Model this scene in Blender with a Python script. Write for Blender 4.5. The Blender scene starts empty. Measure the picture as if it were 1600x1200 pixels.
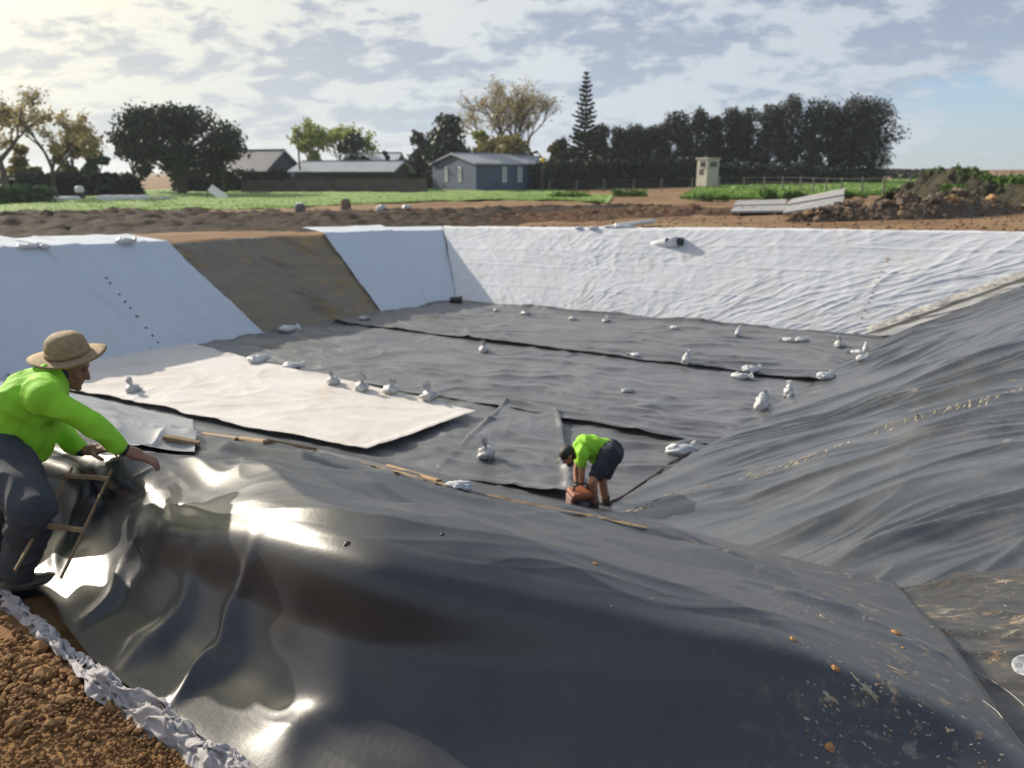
import bpy, bmesh, math, random
import numpy as np
from mathutils import Vector, Matrix, Quaternion
from mathutils.bvhtree import BVHTree

random.seed(7); rng = np.random.default_rng(7)
sc = bpy.context.scene
COL = sc.collection
R = math.radians

# ------------------------------------------------------------------ camera
CAM_H = 2.0
PITCH = R(15.4)
cam_d = bpy.data.cameras.new('camera'); cam = bpy.data.objects.new('camera', cam_d); COL.objects.link(cam)
cam.location = (0, 0, CAM_H); cam.rotation_euler = (math.pi / 2 - PITCH, 0, 0)
cam_d.sensor_width = 36; cam_d.lens = 27.0
cam_d.clip_start = 0.05; cam_d.clip_end = 4000
cam_d.dof.use_dof = True; cam_d.dof.focus_distance = 3.7; cam_d.dof.aperture_fstop = 2.2
sc.camera = cam

# ------------------------------------------------------------------ light
SUN_EL, SUN_AZ = R(25.6), math.atan2(-0.788, 0.616)       # azimuth measured from +Y towards +X
sd = Vector((math.sin(SUN_AZ) * math.cos(SUN_EL), math.cos(SUN_AZ) * math.cos(SUN_EL), math.sin(SUN_EL)))
sun_d = bpy.data.lights.new('sun', 'SUN'); sun = bpy.data.objects.new('sun', sun_d); COL.objects.link(sun)
sun_d.energy = 4.8; sun_d.angle = R(0.6); sun_d.color = (1.0, 0.90, 0.76)
sun.rotation_euler = sd.to_track_quat('Z', 'Y').to_euler(); sun.location = (-20, 10, 12)

sc.view_settings.view_transform = 'Standard'; sc.view_settings.look = 'None'
sc.view_settings.exposure = 0.35; sc.view_settings.gamma = 1.0
try: sc.view_settings.use_curve_mapping = False
except Exception: pass
sc.render.engine = 'CYCLES'
sc.cycles.max_bounces = 6; sc.cycles.use_denoising = True

class NT:
    """small node-tree writer"""
    def __init__(s, nt): s.t = nt; s.n = nt.nodes; s.l = nt.links
    def node(s, typ, **kw):
        n = s.n.new(typ)
        for k, v in kw.items():
            if k.startswith('_'): setattr(n, k[1:], v)
        return n
    def put(s, sock, v):
        if hasattr(v, 'is_linked') or isinstance(v, bpy.types.NodeSocket): s.l.new(v, sock)
        elif isinstance(v, (tuple, list)) and len(v) == 3 and sock.type == 'RGBA': sock.default_value = (*v, 1)
        else: sock.default_value = v
    def math(s, op, a, b=None, c=None, clamp=False):
        n = s.n.new('ShaderNodeMath'); n.operation = op; n.use_clamp = clamp
        s.put(n.inputs[0], a)
        if b is not None: s.put(n.inputs[1], b)
        if c is not None: s.put(n.inputs[2], c)
        return n.outputs[0]
    def vmath(s, op, a, b=None, out=0):
        n = s.n.new('ShaderNodeVectorMath'); n.operation = op
        s.put(n.inputs[0], a)
        if b is not None:
            if op == 'SCALE': s.put(n.inputs[3], b)
            else: s.put(n.inputs[1], b)
        return n.outputs[out]
    def noise(s, vec, scale=5, detail=4, rough=.55, dist=0, out='Fac'):
        n = s.n.new('ShaderNodeTexNoise'); s.l.new(vec, n.inputs['Vector'])
        n.inputs['Scale'].default_value = scale; n.inputs['Detail'].default_value = detail
        n.inputs['Roughness'].default_value = rough; n.inputs['Distortion'].default_value = dist
        return n.outputs[out]
    def mapv(s, vec, scale=(1, 1, 1), loc=(0, 0, 0), rot=(0, 0, 0)):
        n = s.n.new('ShaderNodeMapping'); s.l.new(vec, n.inputs[0])
        n.inputs['Location'].default_value = loc; n.inputs['Rotation'].default_value = rot; n.inputs['Scale'].default_value = scale
        return n.outputs[0]
    def ramp(s, fac, lo, hi, a=0.0, b=1.0, smooth=True):
        n = s.n.new('ShaderNodeMapRange'); n.interpolation_type = 'SMOOTHSTEP' if smooth else 'LINEAR'
        s.put(n.inputs['Value'], fac)
        n.inputs['From Min'].default_value = lo; n.inputs['From Max'].default_value = hi
        n.inputs['To Min'].default_value = a; n.inputs['To Max'].default_value = b
        return n.outputs['Result']
    def mix(s, f, a, b):
        n = s.n.new('ShaderNodeMix'); n.data_type = 'RGBA'; n.clamp_factor = True
        s.put(n.inputs[0], f); s.put(n.inputs[6], a); s.put(n.inputs[7], b)
        return n.outputs[2]

# ------------------------------------------------------------------ world: Nishita sky under broken cloud
w = bpy.data.worlds.new('World'); sc.world = w; w.use_nodes = True
nt = NT(w.node_tree); nt.n.clear()
sky = nt.n.new('ShaderNodeTexSky'); sky.sky_type = 'NISHITA'; sky.sun_disc = False
sky.sun_elevation = SUN_EL; sky.sun_rotation = SUN_AZ; sky.air_density = 1.0; sky.dust_density = 0.6; sky.ozone_density = 1.5
tc = nt.n.new('ShaderNodeTexCoord').outputs['Generated']
sep = nt.n.new('ShaderNodeSeparateXYZ'); nt.l.new(tc, sep.inputs[0])
zc = nt.math('ADD', nt.math('MAXIMUM', sep.outputs[2], 0.0), 0.34)
cmb = nt.n.new('ShaderNodeCombineXYZ')
nt.l.new(nt.math('DIVIDE', sep.outputs[0], zc), cmb.inputs[0]); nt.l.new(nt.math('DIVIDE', sep.outputs[1], zc), cmb.inputs[1])
pv = cmb.outputs[0]
sunv = nt.vmath('DOT_PRODUCT', tc, tuple(sd), out=1)
glow = nt.math('POWER', nt.math('MAXIMUM', sunv, 0.0), 5.0)
n1 = nt.noise(nt.mapv(pv, (1.0, 1.15, 1), (3.1, 1.7, 0)), 2.6, 7, .60, .15)
n2 = nt.noise(nt.mapv(pv, (1.0, 1.2, 1), (8.3, 5.1, 2)), 8.5, 5, .58, .2)
n3 = nt.noise(nt.mapv(pv, (1.0, 1.3, 1), (1.3, 9.1, 5)), 0.55, 3, .5, .1)
body = nt.math('ADD', nt.math('MULTIPLY', n1, .60), nt.math('MULTIPLY', n2, .40))
# fewer clouds low on the right (towards +X) where blue shows
low = nt.ramp(sep.outputs[2], 0.06, 0.15, 0.0, 1.0)
side = nt.ramp(sep.outputs[0], 0.34, 0.50, 0.0, 1.0)
hole = nt.math('MULTIPLY', side, nt.math('SUBTRACT', 1.0, low))
cov = nt.math('ADD', body, nt.math('MULTIPLY', n3, .30))
cov = nt.math('SUBTRACT', cov, nt.math('MULTIPLY', hole, .30))
cover = nt.ramp(cov, .40, .54)
shade = nt.math('SUBTRACT', 1.0, nt.ramp(nt.math('ADD', nt.math('MULTIPLY', n2, .42), nt.math('MULTIPLY', n1, .58)), .445, .535))
up_ = nt.ramp(sep.outputs[2], .22, .75)
grey = nt.mix(glow, nt.mix(up_, (2.85, 3.3, 4.2), (2.2, 2.7, 3.7)), (4.9, 4.7, 4.2))
white = nt.mix(glow, nt.mix(up_, (5.4, 5.8, 6.1), (3.0, 3.6, 4.6)), (10.5, 9.3, 6.0))
leftw = nt.ramp(sep.outputs[0], -0.75, 0.45, 1.0, 0.0)
rightg = nt.ramp(sep.outputs[0], -0.05, 0.55, 0.0, .62)
white2 = nt.mix(rightg, white, nt.mix(.45, white, grey))
cloud = nt.mix(shade, white2, grey)
cloud = nt.mix(nt.math('MULTIPLY', leftw, .25), cloud, white)
skyc = nt.vmath('MULTIPLY', sky.outputs[0], (.72, .88, 1.14))
tot = nt.mix(nt.math('MULTIPLY', cover, .93), skyc, cloud)
# pale band near the horizon
hz = nt.ramp(sep.outputs[2], 0.0, 0.20, .55, 0.0)
tot = nt.mix(hz, tot, nt.mix(glow, (4.6, 5.3, 6.0), (8.2, 7.8, 6.8)))
aur = nt.math('POWER', nt.math('MAXIMUM', sunv, 0.0), 34.0)
tot = nt.vmath('ADD', tot, nt.vmath('SCALE', (30.0, 27.0, 20.0), aur))
bg = nt.n.new('ShaderNodeBackground'); nt.l.new(tot, bg.inputs[0]); bg.inputs[1].default_value = 0.1
wo = nt.n.new('ShaderNodeOutputWorld'); nt.l.new(bg.outputs[0], wo.inputs[0])

# ------------------------------------------------------------------ helpers
FOC = 1200.0
def ray(u, v):
    x = (u - 800) / FOC; q = (600 - v) / FOC
    return np.array((x, math.cos(PITCH) + math.sin(PITCH) * q, -math.sin(PITCH) + math.cos(PITCH) * q))
CAM = np.array((0, 0, CAM_H))
def P(u, v, d): return CAM + ray(u, v) * d                 # point at depth d metres
def PZ(u, v, z):                                           # point on the level z
    r = ray(u, v); return CAM + r * ((z - CAM_H) / r[2])
def PY(u, v, y):
    r = ray(u, v); return CAM + r * (y / r[1])

_gr = rng.permutation(4096)
def _hash(i, j, s): return _gr[(i * 73 + _gr[(j * 151 + s * 31) & 4095]) & 4095]
def pn(x, y, s=0):
    """2-d gradient noise, about -1..1, vectorised"""
    x = np.asarray(x, float); y = np.asarray(y, float)
    xi = np.floor(x).astype(int); yi = np.floor(y).astype(int); xf = x - xi; yf = y - yi
    u = xf * xf * xf * (xf * (xf * 6 - 15) + 10); v = yf * yf * yf * (yf * (yf * 6 - 15) + 10)
    def g(a, b, fx, fy):
        h = _hash(a, b, s) * (2 * math.pi / 4096); return np.cos(h) * fx + np.sin(h) * fy
    n00 = g(xi, yi, xf, yf); n10 = g(xi + 1, yi, xf - 1, yf); n01 = g(xi, yi + 1, xf, yf - 1); n11 = g(xi + 1, yi + 1, xf - 1, yf - 1)
    return 1.4 * ((n00 * (1 - u) + n10 * u) * (1 - v) + (n01 * (1 - u) + n11 * u) * v)
def fbm(x, y, oct=4, s=0, gain=.5):
    t = 0; a = 1
    for k in range(oct): t = t + a * pn(x * 2 ** k + 17.3 * k, y * 2 ** k - 9.1 * k, s + k); a *= gain
    return t
def ridged(x, y, s=0, sharp=2.0): return (1 - np.minimum(np.abs(pn(x, y, s)) * 1.6, 1)) ** sharp

def tag(o, label=None, cat=None, group=None, kind=None):
    if label: o['label'] = label
    if cat: o['category'] = cat
    if group: o['group'] = group
    if kind: o['kind'] = kind
    return o
def empty(name, loc, label=None, cat=None, group=None):
    o = bpy.data.objects.new(name, None); COL.objects.link(o); o.location = Vector(loc); o.empty_display_size = .2
    return tag(o, label, cat, group)
def wloc(o):
    v = Vector((0, 0, 0))
    while o: v += o.location; o = o.parent
    return v

class MB:
    """collects shapes in world coordinates, links them as ONE mesh object"""
    def __init__(s): s.v = []; s.f = []
    def add(s, vs, fs):
        b = len(s.v); s.v += [tuple(map(float, p)) for p in vs]; s.f += [tuple(i + b for i in f) for f in fs]; return s
    def box(s, c, sz, rot=None):
        M = rot if rot is not None else Matrix.Identity(3)
        c = Vector(c); vs = []
        for k in range(8):
            d = Vector(((k & 1) - .5, ((k >> 1) & 1) - .5, ((k >> 2) & 1) - .5))
            vs.append(c + M @ Vector((d.x * sz[0], d.y * sz[1], d.z * sz[2])))
        return s.add(vs, [(0, 2, 3, 1), (4, 5, 7, 6), (0, 1, 5, 4), (2, 6, 7, 3), (0, 4, 6, 2), (1, 3, 7, 5)])
    def beam(s, p0, p1, w_, h_, up=(0, 0, 1), ch=0.15):
        """chamfered bar between two points"""
        p0 = Vector(p0); p1 = Vector(p1); d = (p1 - p0).normalized(); a = d.cross(Vector(up)).normalized(); b = a.cross(d)
        c = ch * min(w_, h_); prof = [(-w_/2+c, -h_/2), (w_/2-c, -h_/2), (w_/2, -h_/2+c), (w_/2, h_/2-c), (w_/2-c, h_/2), (-w_/2+c, h_/2), (-w_/2, h_/2-c), (-w_/2, -h_/2+c)]
        vs = [p + a * x + b * y for p in (p0, p1) for x, y in prof]
        return s.add(vs, [tuple(range(7, -1, -1)), tuple(range(8, 16))] + [(i, (i+1) % 8, 8 + (i+1) % 8, 8+i) for i in range(8)])
    def tube(s, pts, rad, n=8, cap=True):
        pts = [Vector(p) for p in pts]
        if not hasattr(rad, '__len__'): rad = [rad] * len(pts)
        vs = []; fs = []; ref = None
        for i, p in enumerate(pts):
            d = (pts[min(i+1, len(pts)-1)] - pts[max(i-1, 0)]).normalized()
            if ref is None: ref = d.orthogonal().normalized()
            a = (ref - d * ref.dot(d)).normalized(); ref = a; b = d.cross(a)
            for k in range(n):
                t = 2 * math.pi * k / n; vs.append(p + (a * math.cos(t) + b * math.sin(t)) * rad[i])
        for i in range(len(pts) - 1):
            for k in range(n): fs.append((i*n+k, i*n+(k+1) % n, (i+1)*n+(k+1) % n, (i+1)*n+k))
        if cap: fs.append(tuple(range(n-1, -1, -1))); fs.append(tuple(range((len(pts)-1)*n, len(pts)*n)))
        return s.add(vs, fs)
    def lathe(s, c, prof, n=24, axis=(0, 0, 1), wob=0, squash=(1, 1)):
        q = Vector((0, 0, 1)).rotation_difference(Vector(axis)); c = Vector(c); vs = []; fs = []
        for i, (r, z) in enumerate(prof):
            for k in range(n):
                t = 2 * math.pi * k / n
                vs.append(c + q @ Vector((r * math.cos(t) * squash[0], r * math.sin(t) * squash[1], z + wob * r * math.sin(2 * t + .6))))
        for i in range(len(prof) - 1):
            for k in range(n): fs.append((i*n+k, i*n+(k+1) % n, (i+1)*n+(k+1) % n, (i+1)*n+k))
        fs.append(tuple(range(n-1, -1, -1))); fs.append(tuple(range((len(prof)-1)*n, len(prof)*n)))
        return s.add(vs, fs)
    def blob(s, c, rad, sub=2, noise=.2, seed=0, rot=None, freq=1.7):
        bm = bmesh.new(); bmesh.ops.create_icosphere(bm, subdivisions=sub, radius=1)
        c = Vector(c); M = rot if rot is not None else Matrix.Identity(3); vs = []
        co = np.array([v.co[:] for v in bm.verts])
        d = pn(co[:, 0] * freq + seed * 3.7, co[:, 1] * freq + co[:, 2] * freq * 1.3 + seed * 1.9, 3) + .5 * pn(co[:, 2] * 2.6 * freq + seed, co[:, 0] * 2.1 * freq - co[:, 1] * 2.2 * freq, 5)
        for k, v in enumerate(bm.verts):
            p = v.co * (1 + noise * float(d[k])); vs.append(c + M @ Vector((p.x * rad[0], p.y * rad[1], p.z * rad[2])))
        fs = [tuple(v.index for v in f.verts) for f in bm.faces]; bm.free()
        return s.add(vs, fs)
    def build(s, name, mat, parent=None, smooth=False, loc=None):
        me = bpy.data.meshes.new(name)
        off = wloc(parent) if parent else Vector(loc if loc is not None else (0, 0, 0))
        me.from_pydata([(x - off.x, y - off.y, z - off.z) for x, y, z in s.v], [], s.f)
        me.materials.append(mat)
        if smooth: me.polygons.foreach_set('use_smooth', [True] * len(me.polygons))
        o = bpy.data.objects.new(name, me); COL.objects.link(o)
        if parent: o.parent = parent
        else: o.location = off
        return o
def rmat(z=0, x=0, y=0): return (Matrix.Rotation(z, 3, 'Z') @ Matrix.Rotation(y, 3, 'Y') @ Matrix.Rotation(x, 3, 'X'))

def grid_obj(name, V, mat, parent=None, loc=None, mask=None, smooth=True):
    """V: (n, m, 3) world points"""
    n, m, _ = V.shape; off = np.array(wloc(parent) if parent else (loc if loc is not None else (0, 0, 0)), float)
    idx = np.arange(n * m).reshape(n, m)
    q = np.stack([idx[:-1, :-1], idx[1:, :-1], idx[1:, 1:], idx[:-1, 1:]], -1)
    q = q[mask] if mask is not None else q.reshape(-1, 4)
    me = bpy.data.meshes.new(name); me.vertices.add(n * m); me.vertices.foreach_set('co', (V.reshape(-1, 3) - off).ravel())
    me.loops.add(q.size); me.loops.foreach_set('vertex_index', q.ravel())
    me.polygons.add(len(q)); me.polygons.foreach_set('loop_start', np.arange(0, q.size, 4)); me.polygons.foreach_set('loop_total', np.full(len(q), 4))
    me.update(calc_edges=True)
    if smooth: me.polygons.foreach_set('use_smooth', np.ones(len(q), bool))
    me.materials.append(mat); me.validate()
    o = bpy.data.objects.new(name, me); COL.objects.link(o)
    if parent: o.parent = parent
    else: o.location = Vector(off)
    return o
def grid_normals(V):
    a = np.gradient(V, axis=0); b = np.gradient(V, axis=1); n = np.cross(a, b); n /= np.linalg.norm(n, axis=2, keepdims=True) + 1e-9
    n[n[..., 2] < 0] *= -1
    return n
def quads_obj(name, C, A, B, mat, parent=None, loc=(0, 0, 0)):
    """many small quads: centre, half-axes"""
    off = np.array(wloc(parent) if parent else loc, float); k = len(C)
    V = np.stack([C - A, C - B * .9, C + A, C + B * .9], 1).reshape(-1, 3) - off
    me = bpy.data.meshes.new(name); me.vertices.add(4 * k); me.vertices.foreach_set('co', V.ravel())
    me.loops.add(4 * k); me.loops.foreach_set('vertex_index', np.arange(4 * k)); me.polygons.add(k)
    me.polygons.foreach_set('loop_start', np.arange(0, 4 * k, 4)); me.polygons.foreach_set('loop_total', np.full(k, 4)); me.update(calc_edges=True)
    me.materials.append(mat); o = bpy.data.objects.new(name, me); COL.objects.link(o)
    if parent: o.parent = parent
    else: o.location = Vector(off)
    return o
def copy_tree(o, parent=None):
    c = o.copy(); COL.objects.link(c); c.parent = parent
    for ch in list(o.children): copy_tree(ch, c)
    return c

# ------------------------------------------------------------------ materials
def mat(name, base=(.5, .5, .5), rough=.6, var=None, vscale=3, bump=0, bscale=40, spec=.5, metal=0, trans=0, sheen=0, vdetail=5):
    m = bpy.data.materials.new(name); m.use_nodes = True; t = NT(m.node_tree); b = t.n['Principled BSDF']
    co = t.n.new('ShaderNodeTexCoord').outputs['Object']
    if var is not None: col = t.mix(t.ramp(t.noise(co, vscale, vdetail, .6), .36, .64), base, var); t.l.new(col, b.inputs['Base Color'])
    else: b.inputs['Base Color'].default_value = (*base, 1)
    b.inputs['Roughness'].default_value = rough; b.inputs['Specular IOR Level'].default_value = spec; b.inputs['Metallic'].default_value = metal
    if sheen: b.inputs['Sheen Weight'].default_value = sheen
    if bump:
        bn = t.n.new('ShaderNodeBump'); bn.inputs['Strength'].default_value = 1; bn.inputs['Distance'].default_value = bump
        t.l.new(t.noise(co, bscale, 6, .65), bn.inputs['Height']); t.l.new(bn.outputs[0], b.inputs['Normal'])
    if trans:
        tr = t.n.new('ShaderNodeBsdfTranslucent'); mx = t.n.new('ShaderNodeMixShader'); mx.inputs[0].default_value = trans
        if var is not None: t.l.new(col, tr.inputs[0])
        else: tr.inputs[0].default_value = (*base, 1)
        out = t.n['Material Output']; t.l.new(b.outputs[0], mx.inputs[1]); t.l.new(tr.outputs[0], mx.inputs[2]); t.l.new(mx.outputs[0], out.inputs[0])
    return m

def liner_mat(name, base=(.020, .021, .024), dust=(.11, .105, .10), dustamt=.35, rough=.34, mud=0.0, mudscale=3.0, streak=(1, 1, 1), rot=0, mudx=None, spec=.5, sheen=.08, coat=0):
    m = bpy.data.materials.new(name); m.use_nodes = True; t = NT(m.node_tree); b = t.n['Principled BSDF']
    co = t.n.new('ShaderNodeTexCoord').outputs['Object']
    film = t.ramp(t.noise(co, 1.3, 5, .6, .4), .35, .70, .15, 1.0)
    fine = t.ramp(t.noise(co, 26, 5, .7), .30, .75, .5, 1.0)
    d = t.math('MULTIPLY', t.math('MULTIPLY', film, fine), dustamt)
    col = t.mix(d, base, dust); ro = t.math('ADD', rough, t.math('MULTIPLY', d, .35))
    if mud:
        sv = t.mapv(co, streak, (0, 0, 0), (0, 0, rot))
        area = t.ramp(t.noise(co, mudscale * .35, 3, .5), .42, .62)
        sp = t.ramp(t.math('MULTIPLY', t.noise(sv, mudscale * 3.2, 7, .68, .5), 1.0), .60 - mud * .10, .72 - mud * .08)
        mk = t.math('MULTIPLY', sp, t.ramp(area, 0, 1, .15, 1.0))
        wi = t.ramp(t.noise(co, mudscale * 14, 4, .7), .38, .6, .45, 1)
        mk = t.math('MULTIPLY', mk, wi)
        if mudx:
            sx_ = t.n.new('ShaderNodeSeparateXYZ'); t.l.new(co, sx_.inputs[0]); fx_ = t.ramp(sx_.outputs[0], mudx[0], mudx[1]); mk = t.math('MULTIPLY', mk, fx_)
        mc = t.mix(t.ramp(t.noise(co, mudscale * 1.7, 3, .5), .42, .6), (.30, .27, .21), (.34, .21, .10))
        col = t.mix(mk, col, mc); ro = t.math('ADD', ro, t.math('MULTIPLY', mk, .4))
        # thin scratches
        sc1 = t.noise(t.mapv(co, (1.2, 22, 1.2), (0, 0, 0), (0, 0, .6)), 2.2, 2, .5, 1.2)
        scr = t.math('MULTIPLY', t.ramp(sc1, .735, .77), t.ramp(t.noise(co, 1.9, 2), .5, .6))
        if mudx: scr = t.math('MULTIPLY', scr, fx_)
        col = t.mix(t.math('MULTIPLY', scr, .55), col, (.33, .33, .32))
    t.l.new(col, b.inputs['Base Color']); t.l.new(t.math('MINIMUM', ro, .95), b.inputs['Roughness'])
    b.inputs['Specular IOR Level'].default_value = spec
    b.inputs['Sheen Weight'].default_value = sheen; b.inputs['Sheen Roughness'].default_value = .45; b.inputs['Sheen Tint'].default_value = (.80, .86, .95, 1)
    if coat: b.inputs['Coat Weight'].default_value = coat; b.inputs['Coat Roughness'].default_value = .17
    bn = t.n.new('ShaderNodeBump'); bn.inputs['Strength'].default_value = .6; bn.inputs['Distance'].default_value = .0012
    h = t.math('ADD', t.noise(co, 60, 4, .6), t.math('MULTIPLY', t.noise(co, 9, 3, .5), 3.0))
    if mud: h = t.math('ADD', h, t.math('MULTIPLY', mk, 2.5))
    t.l.new(h, bn.inputs['Height']); t.l.new(bn.outputs[0], b.inputs['Normal'])
    return m
def geo_mat(name, base=(.70, .71, .73), dirt=(.50, .43, .34), amt=.3, scale=1.2):
    m = bpy.data.materials.new(name); m.use_nodes = True; t = NT(m.node_tree); b = t.n['Principled BSDF']
    co = t.n.new('ShaderNodeTexCoord').outputs['Object']
    f = t.math('MULTIPLY', t.ramp(t.noise(co, scale, 7, .62, .8), .42, .75), amt)
    f2 = t.math('MULTIPLY', t.ramp(t.noise(co, 7, 5, .7), .52, .72), amt * .8)
    col = t.mix(t.math('MAXIMUM', f, f2), base, dirt); t.l.new(col, b.inputs['Base Color'])
    b.inputs['Roughness'].default_value = .85; b.inputs['Specular IOR Level'].default_value = .25; b.inputs['Sheen Weight'].default_value = .15
    bn = t.n.new('ShaderNodeBump'); bn.inputs['Strength'].default_value = .7; bn.inputs['Distance'].default_value = .006
    t.l.new(t.math('ADD', t.noise(co, 12, 5, .6, .6), t.math('MULTIPLY', t.noise(co, 110, 2, .5), .25)), bn.inputs['Height']); t.l.new(bn.outputs[0], b.inputs['Normal'])
    return m
def dirt_mat(name, a, b_, c, s=1.0, bump=.03):
    m = bpy.data.materials.new(name); m.use_nodes = True; t = NT(m.node_tree); b = t.n['Principled BSDF']
    co = t.n.new('ShaderNodeTexCoord').outputs['Object']
    col = t.mix(t.ramp(t.noise(co, .28 * s, 6, .62, .5), .38, .62), a, b_)
    col = t.mix(t.math('MULTIPLY', t.ramp(t.noise(co, 2.4 * s, 6, .7), .52, .70), .8), col, c)
    col = t.mix(t.math('MULTIPLY', t.ramp(t.noise(co, 19 * s, 4, .7), .58, .72), .55), col, (.44, .31, .19))
    st = t.noise(t.mapv(co, (.12, 1.6, 1), (0, 0, 0), (0, 0, R(-12))), 1.1, 4, .6)
    col = t.mix(t.math('MULTIPLY', t.ramp(st, .50, .66), .4), col, (.10, .058, .034))
    t.l.new(col, b.inputs['Base Color']); b.inputs['Roughness'].default_value = .93; b.inputs['Specular IOR Level'].default_value = .2
    bn = t.n.new('ShaderNodeBump'); bn.inputs['Strength'].default_value = 1; bn.inputs['Distance'].default_value = bump
    t.l.new(t.math('ADD', t.noise(co, 5 * s, 8, .7), t.math('MULTIPLY', t.noise(co, 34 * s, 5, .7), .35)), bn.inputs['Height']); t.l.new(bn.outputs[0], b.inputs['Normal'])
    return m

M = {}
M['dirt'] = dirt_mat('dirt', (.28, .18, .095), (.20, .115, .06), (.12, .072, .044))
M['dirt_near'] = dirt_mat('dirt_clods', (.33, .19, .085), (.24, .13, .055), (.13, .075, .036), 2.5, .02)
M['redsoil'] = dirt_mat('red_subsoil', (.13, .07, .04), (.09, .055, .036), (.20, .12, .06), 1.4)
M['soil_darkened'] = dirt_mat('shade_darkened_soil', (.048, .034, .024), (.036, .026, .020), (.072, .044, .027))  # soil colour darkened to carry the shade of backlit ground
M['earthcut'] = dirt_mat('cut_clay', (.22, .20, .165), (.25, .20, .13), (.34, .235, .10), .9)
M['liner_floor'] = liner_mat('floor_liner', base=(.045, .046, .050), dust=(.185, .19, .20), dustamt=.66, rough=.36, spec=.85, sheen=.13)
M['liner_floor2'] = liner_mat('floor_liner_clean', base=(.050, .052, .058), dust=(.195, .20, .215), dustamt=.70, rough=.35, spec=.85, sheen=.13)
M['liner_right'] = liner_mat('slope_liner', base=(.026, .029, .032), dust=(.15, .155, .158), dustamt=.50, rough=.30, spec=.9, sheen=.08, coat=.35, mud=.12, mudscale=.9, streak=(.5, 2.5, 1), rot=.9)
M['liner_near'] = liner_mat('draped_liner', base=(.010, .012, .016), dust=(.13, .14, .155), dustamt=.18, rough=.40, mud=.8, mudscale=4.5, mudx=(.5, 1.9), spec=.75, sheen=.05, coat=.30)
M['liner_dirty'] = liner_mat('muddy_liner', base=(.020, .020, .019), dust=(.13, .115, .09), dustamt=.5, rough=.36, mud=1.35, mudscale=4.6, streak=(.8, 1.4, 1), rot=.35)
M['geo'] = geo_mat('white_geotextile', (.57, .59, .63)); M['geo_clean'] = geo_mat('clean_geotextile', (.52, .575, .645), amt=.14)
M['geo_floor'] = geo_mat('soiled_geotextile', (.60, .58, .555), (.44, .36, .27), .55, .9)
M['pale_satin'] = mat('pale_satin', (.33, .34, .35), .32, (.34, .35, .37), 1.2, .002, 30, spec=.7)
M['rag'] = geo_mat('crumpled_geotextile', (.40, .38, .39), (.30, .23, .17), .4)
M['bag'] = mat('white_bag_plastic', (.72, .73, .75), .38, (.60, .60, .60), 9, .004, 30, trans=.12)
M['bagdirty'] = mat('grey_bag_plastic', (.56, .57, .58), .42, (.38, .36, .34), 9, .004, 30)
M['bagclear'] = mat('frosted_bag_plastic', (.62, .64, .66), .3, (.42, .43, .45), 12, .004, 40, trans=.35)
M['timber'] = mat('raw_timber', (.33, .22, .12), .7, (.22, .14, .07), 14, .001, 90)
M['mud'] = mat('mud', (.38, .20, .07), .9, (.26, .14, .055), 20, .004, 60)
M['mudpale'] = mat('dry_clay', (.40, .36, .28), .9, (.27, .22, .15), 16, .004, 60)
M['claybrown'] = mat('brown_clay', (.24, .165, .09), .9, (.15, .10, .06), 10)
M['grass'] = mat('grass_blades', (.14, .25, .04), .7, (.18, .29, .06), .6, trans=.25)
M['grassg'] = mat('grass_ground', (.15, .26, .045), .9, (.20, .30, .07), .25, .05, 3)
M['weed'] = mat('weed_leaves', (.06, .14, .022), .7, (.12, .22, .035), 1.5, trans=.25)
M['rock'] = mat('clay_rock', (.24, .17, .11), .92, (.14, .10, .065), 1.2, .02, 12)
M['rocky'] = mat('ochre_rock', (.40, .25, .10), .92, (.28, .17, .075), 3, .02, 12)
M['rockd'] = mat('dark_rock', (.12, .09, .065), .92, (.08, .06, .045), 2, .02, 12)
M['bark'] = mat('bark', (.12, .105, .085), .9, (.05, .042, .035), 8)
M['leafdark'] = mat('dark_leaves', (.022, .036, .020), .6, (.035, .052, .026), .8, trans=.10)
M['leafdark2'] = mat('blue_dark_leaves', (.020, .034, .024), .6, (.030, .048, .030), .8, trans=.10)
M['leafpop'] = mat('windbreak_leaves', (.026, .040, .030), .65, (.042, .052, .036), .6, trans=.10)
M['leafbrown'] = mat('autumn_leaves', (.33, .26, .12), .7, (.42, .36, .17), 1.5, trans=.35)
M['leafyellow'] = mat('spring_leaves', (.22, .27, .05), .7, (.32, .36, .10), 1.2, trans=.4)
M['leafolive'] = mat('olive_leaves', (.16, .15, .045), .7, (.24, .19, .06), .9, trans=.25)
M['leafmid'] = mat('mid_leaves', (.045, .095, .035), .7, (.075, .13, .05), 1, trans=.2)
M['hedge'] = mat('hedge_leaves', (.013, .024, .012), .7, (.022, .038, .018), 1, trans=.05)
M['bluewall'] = mat('blue_cladding', (.06, .09, .155), .55, (.05, .075, .13), .5)
M['roofgrey'] = mat('grey_iron_roof', (.34, .36, .40), .4, (.28, .30, .33), .7)
M['roofdark'] = mat('dark_roof', (.10, .105, .12), .55, (.14, .14, .15), .8)
M['roofwhite'] = mat('pale_roof', (.60, .62, .66), .45)
M['wallgrey'] = mat('grey_wall', (.10, .105, .12), .8, (.07, .075, .09), 1)
M['walldark'] = mat('dark_wall', (.045, .042, .045), .8)
M['fencewood'] = mat('weathered_boards', (.075, .062, .055), .85, (.11, .09, .08), 2)
M['post'] = mat('grey_post', (.17, .165, .15), .8, (.11, .105, .10), 5)
M['concrete'] = mat('booth_panel', (.48, .46, .40), .8, (.40, .37, .32), 3)
M['glass'] = mat('window_glass', (.35, .38, .42), .15)
M['darkglass'] = mat('dark_window', (.03, .035, .045), .12)
M['whitepaint'] = mat('white_paint', (.78, .77, .74), .5, (.70, .68, .64), 3)
M['panel'] = mat('pale_panel', (.60, .585, .55), .45, (.52, .50, .47), 2)
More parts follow.
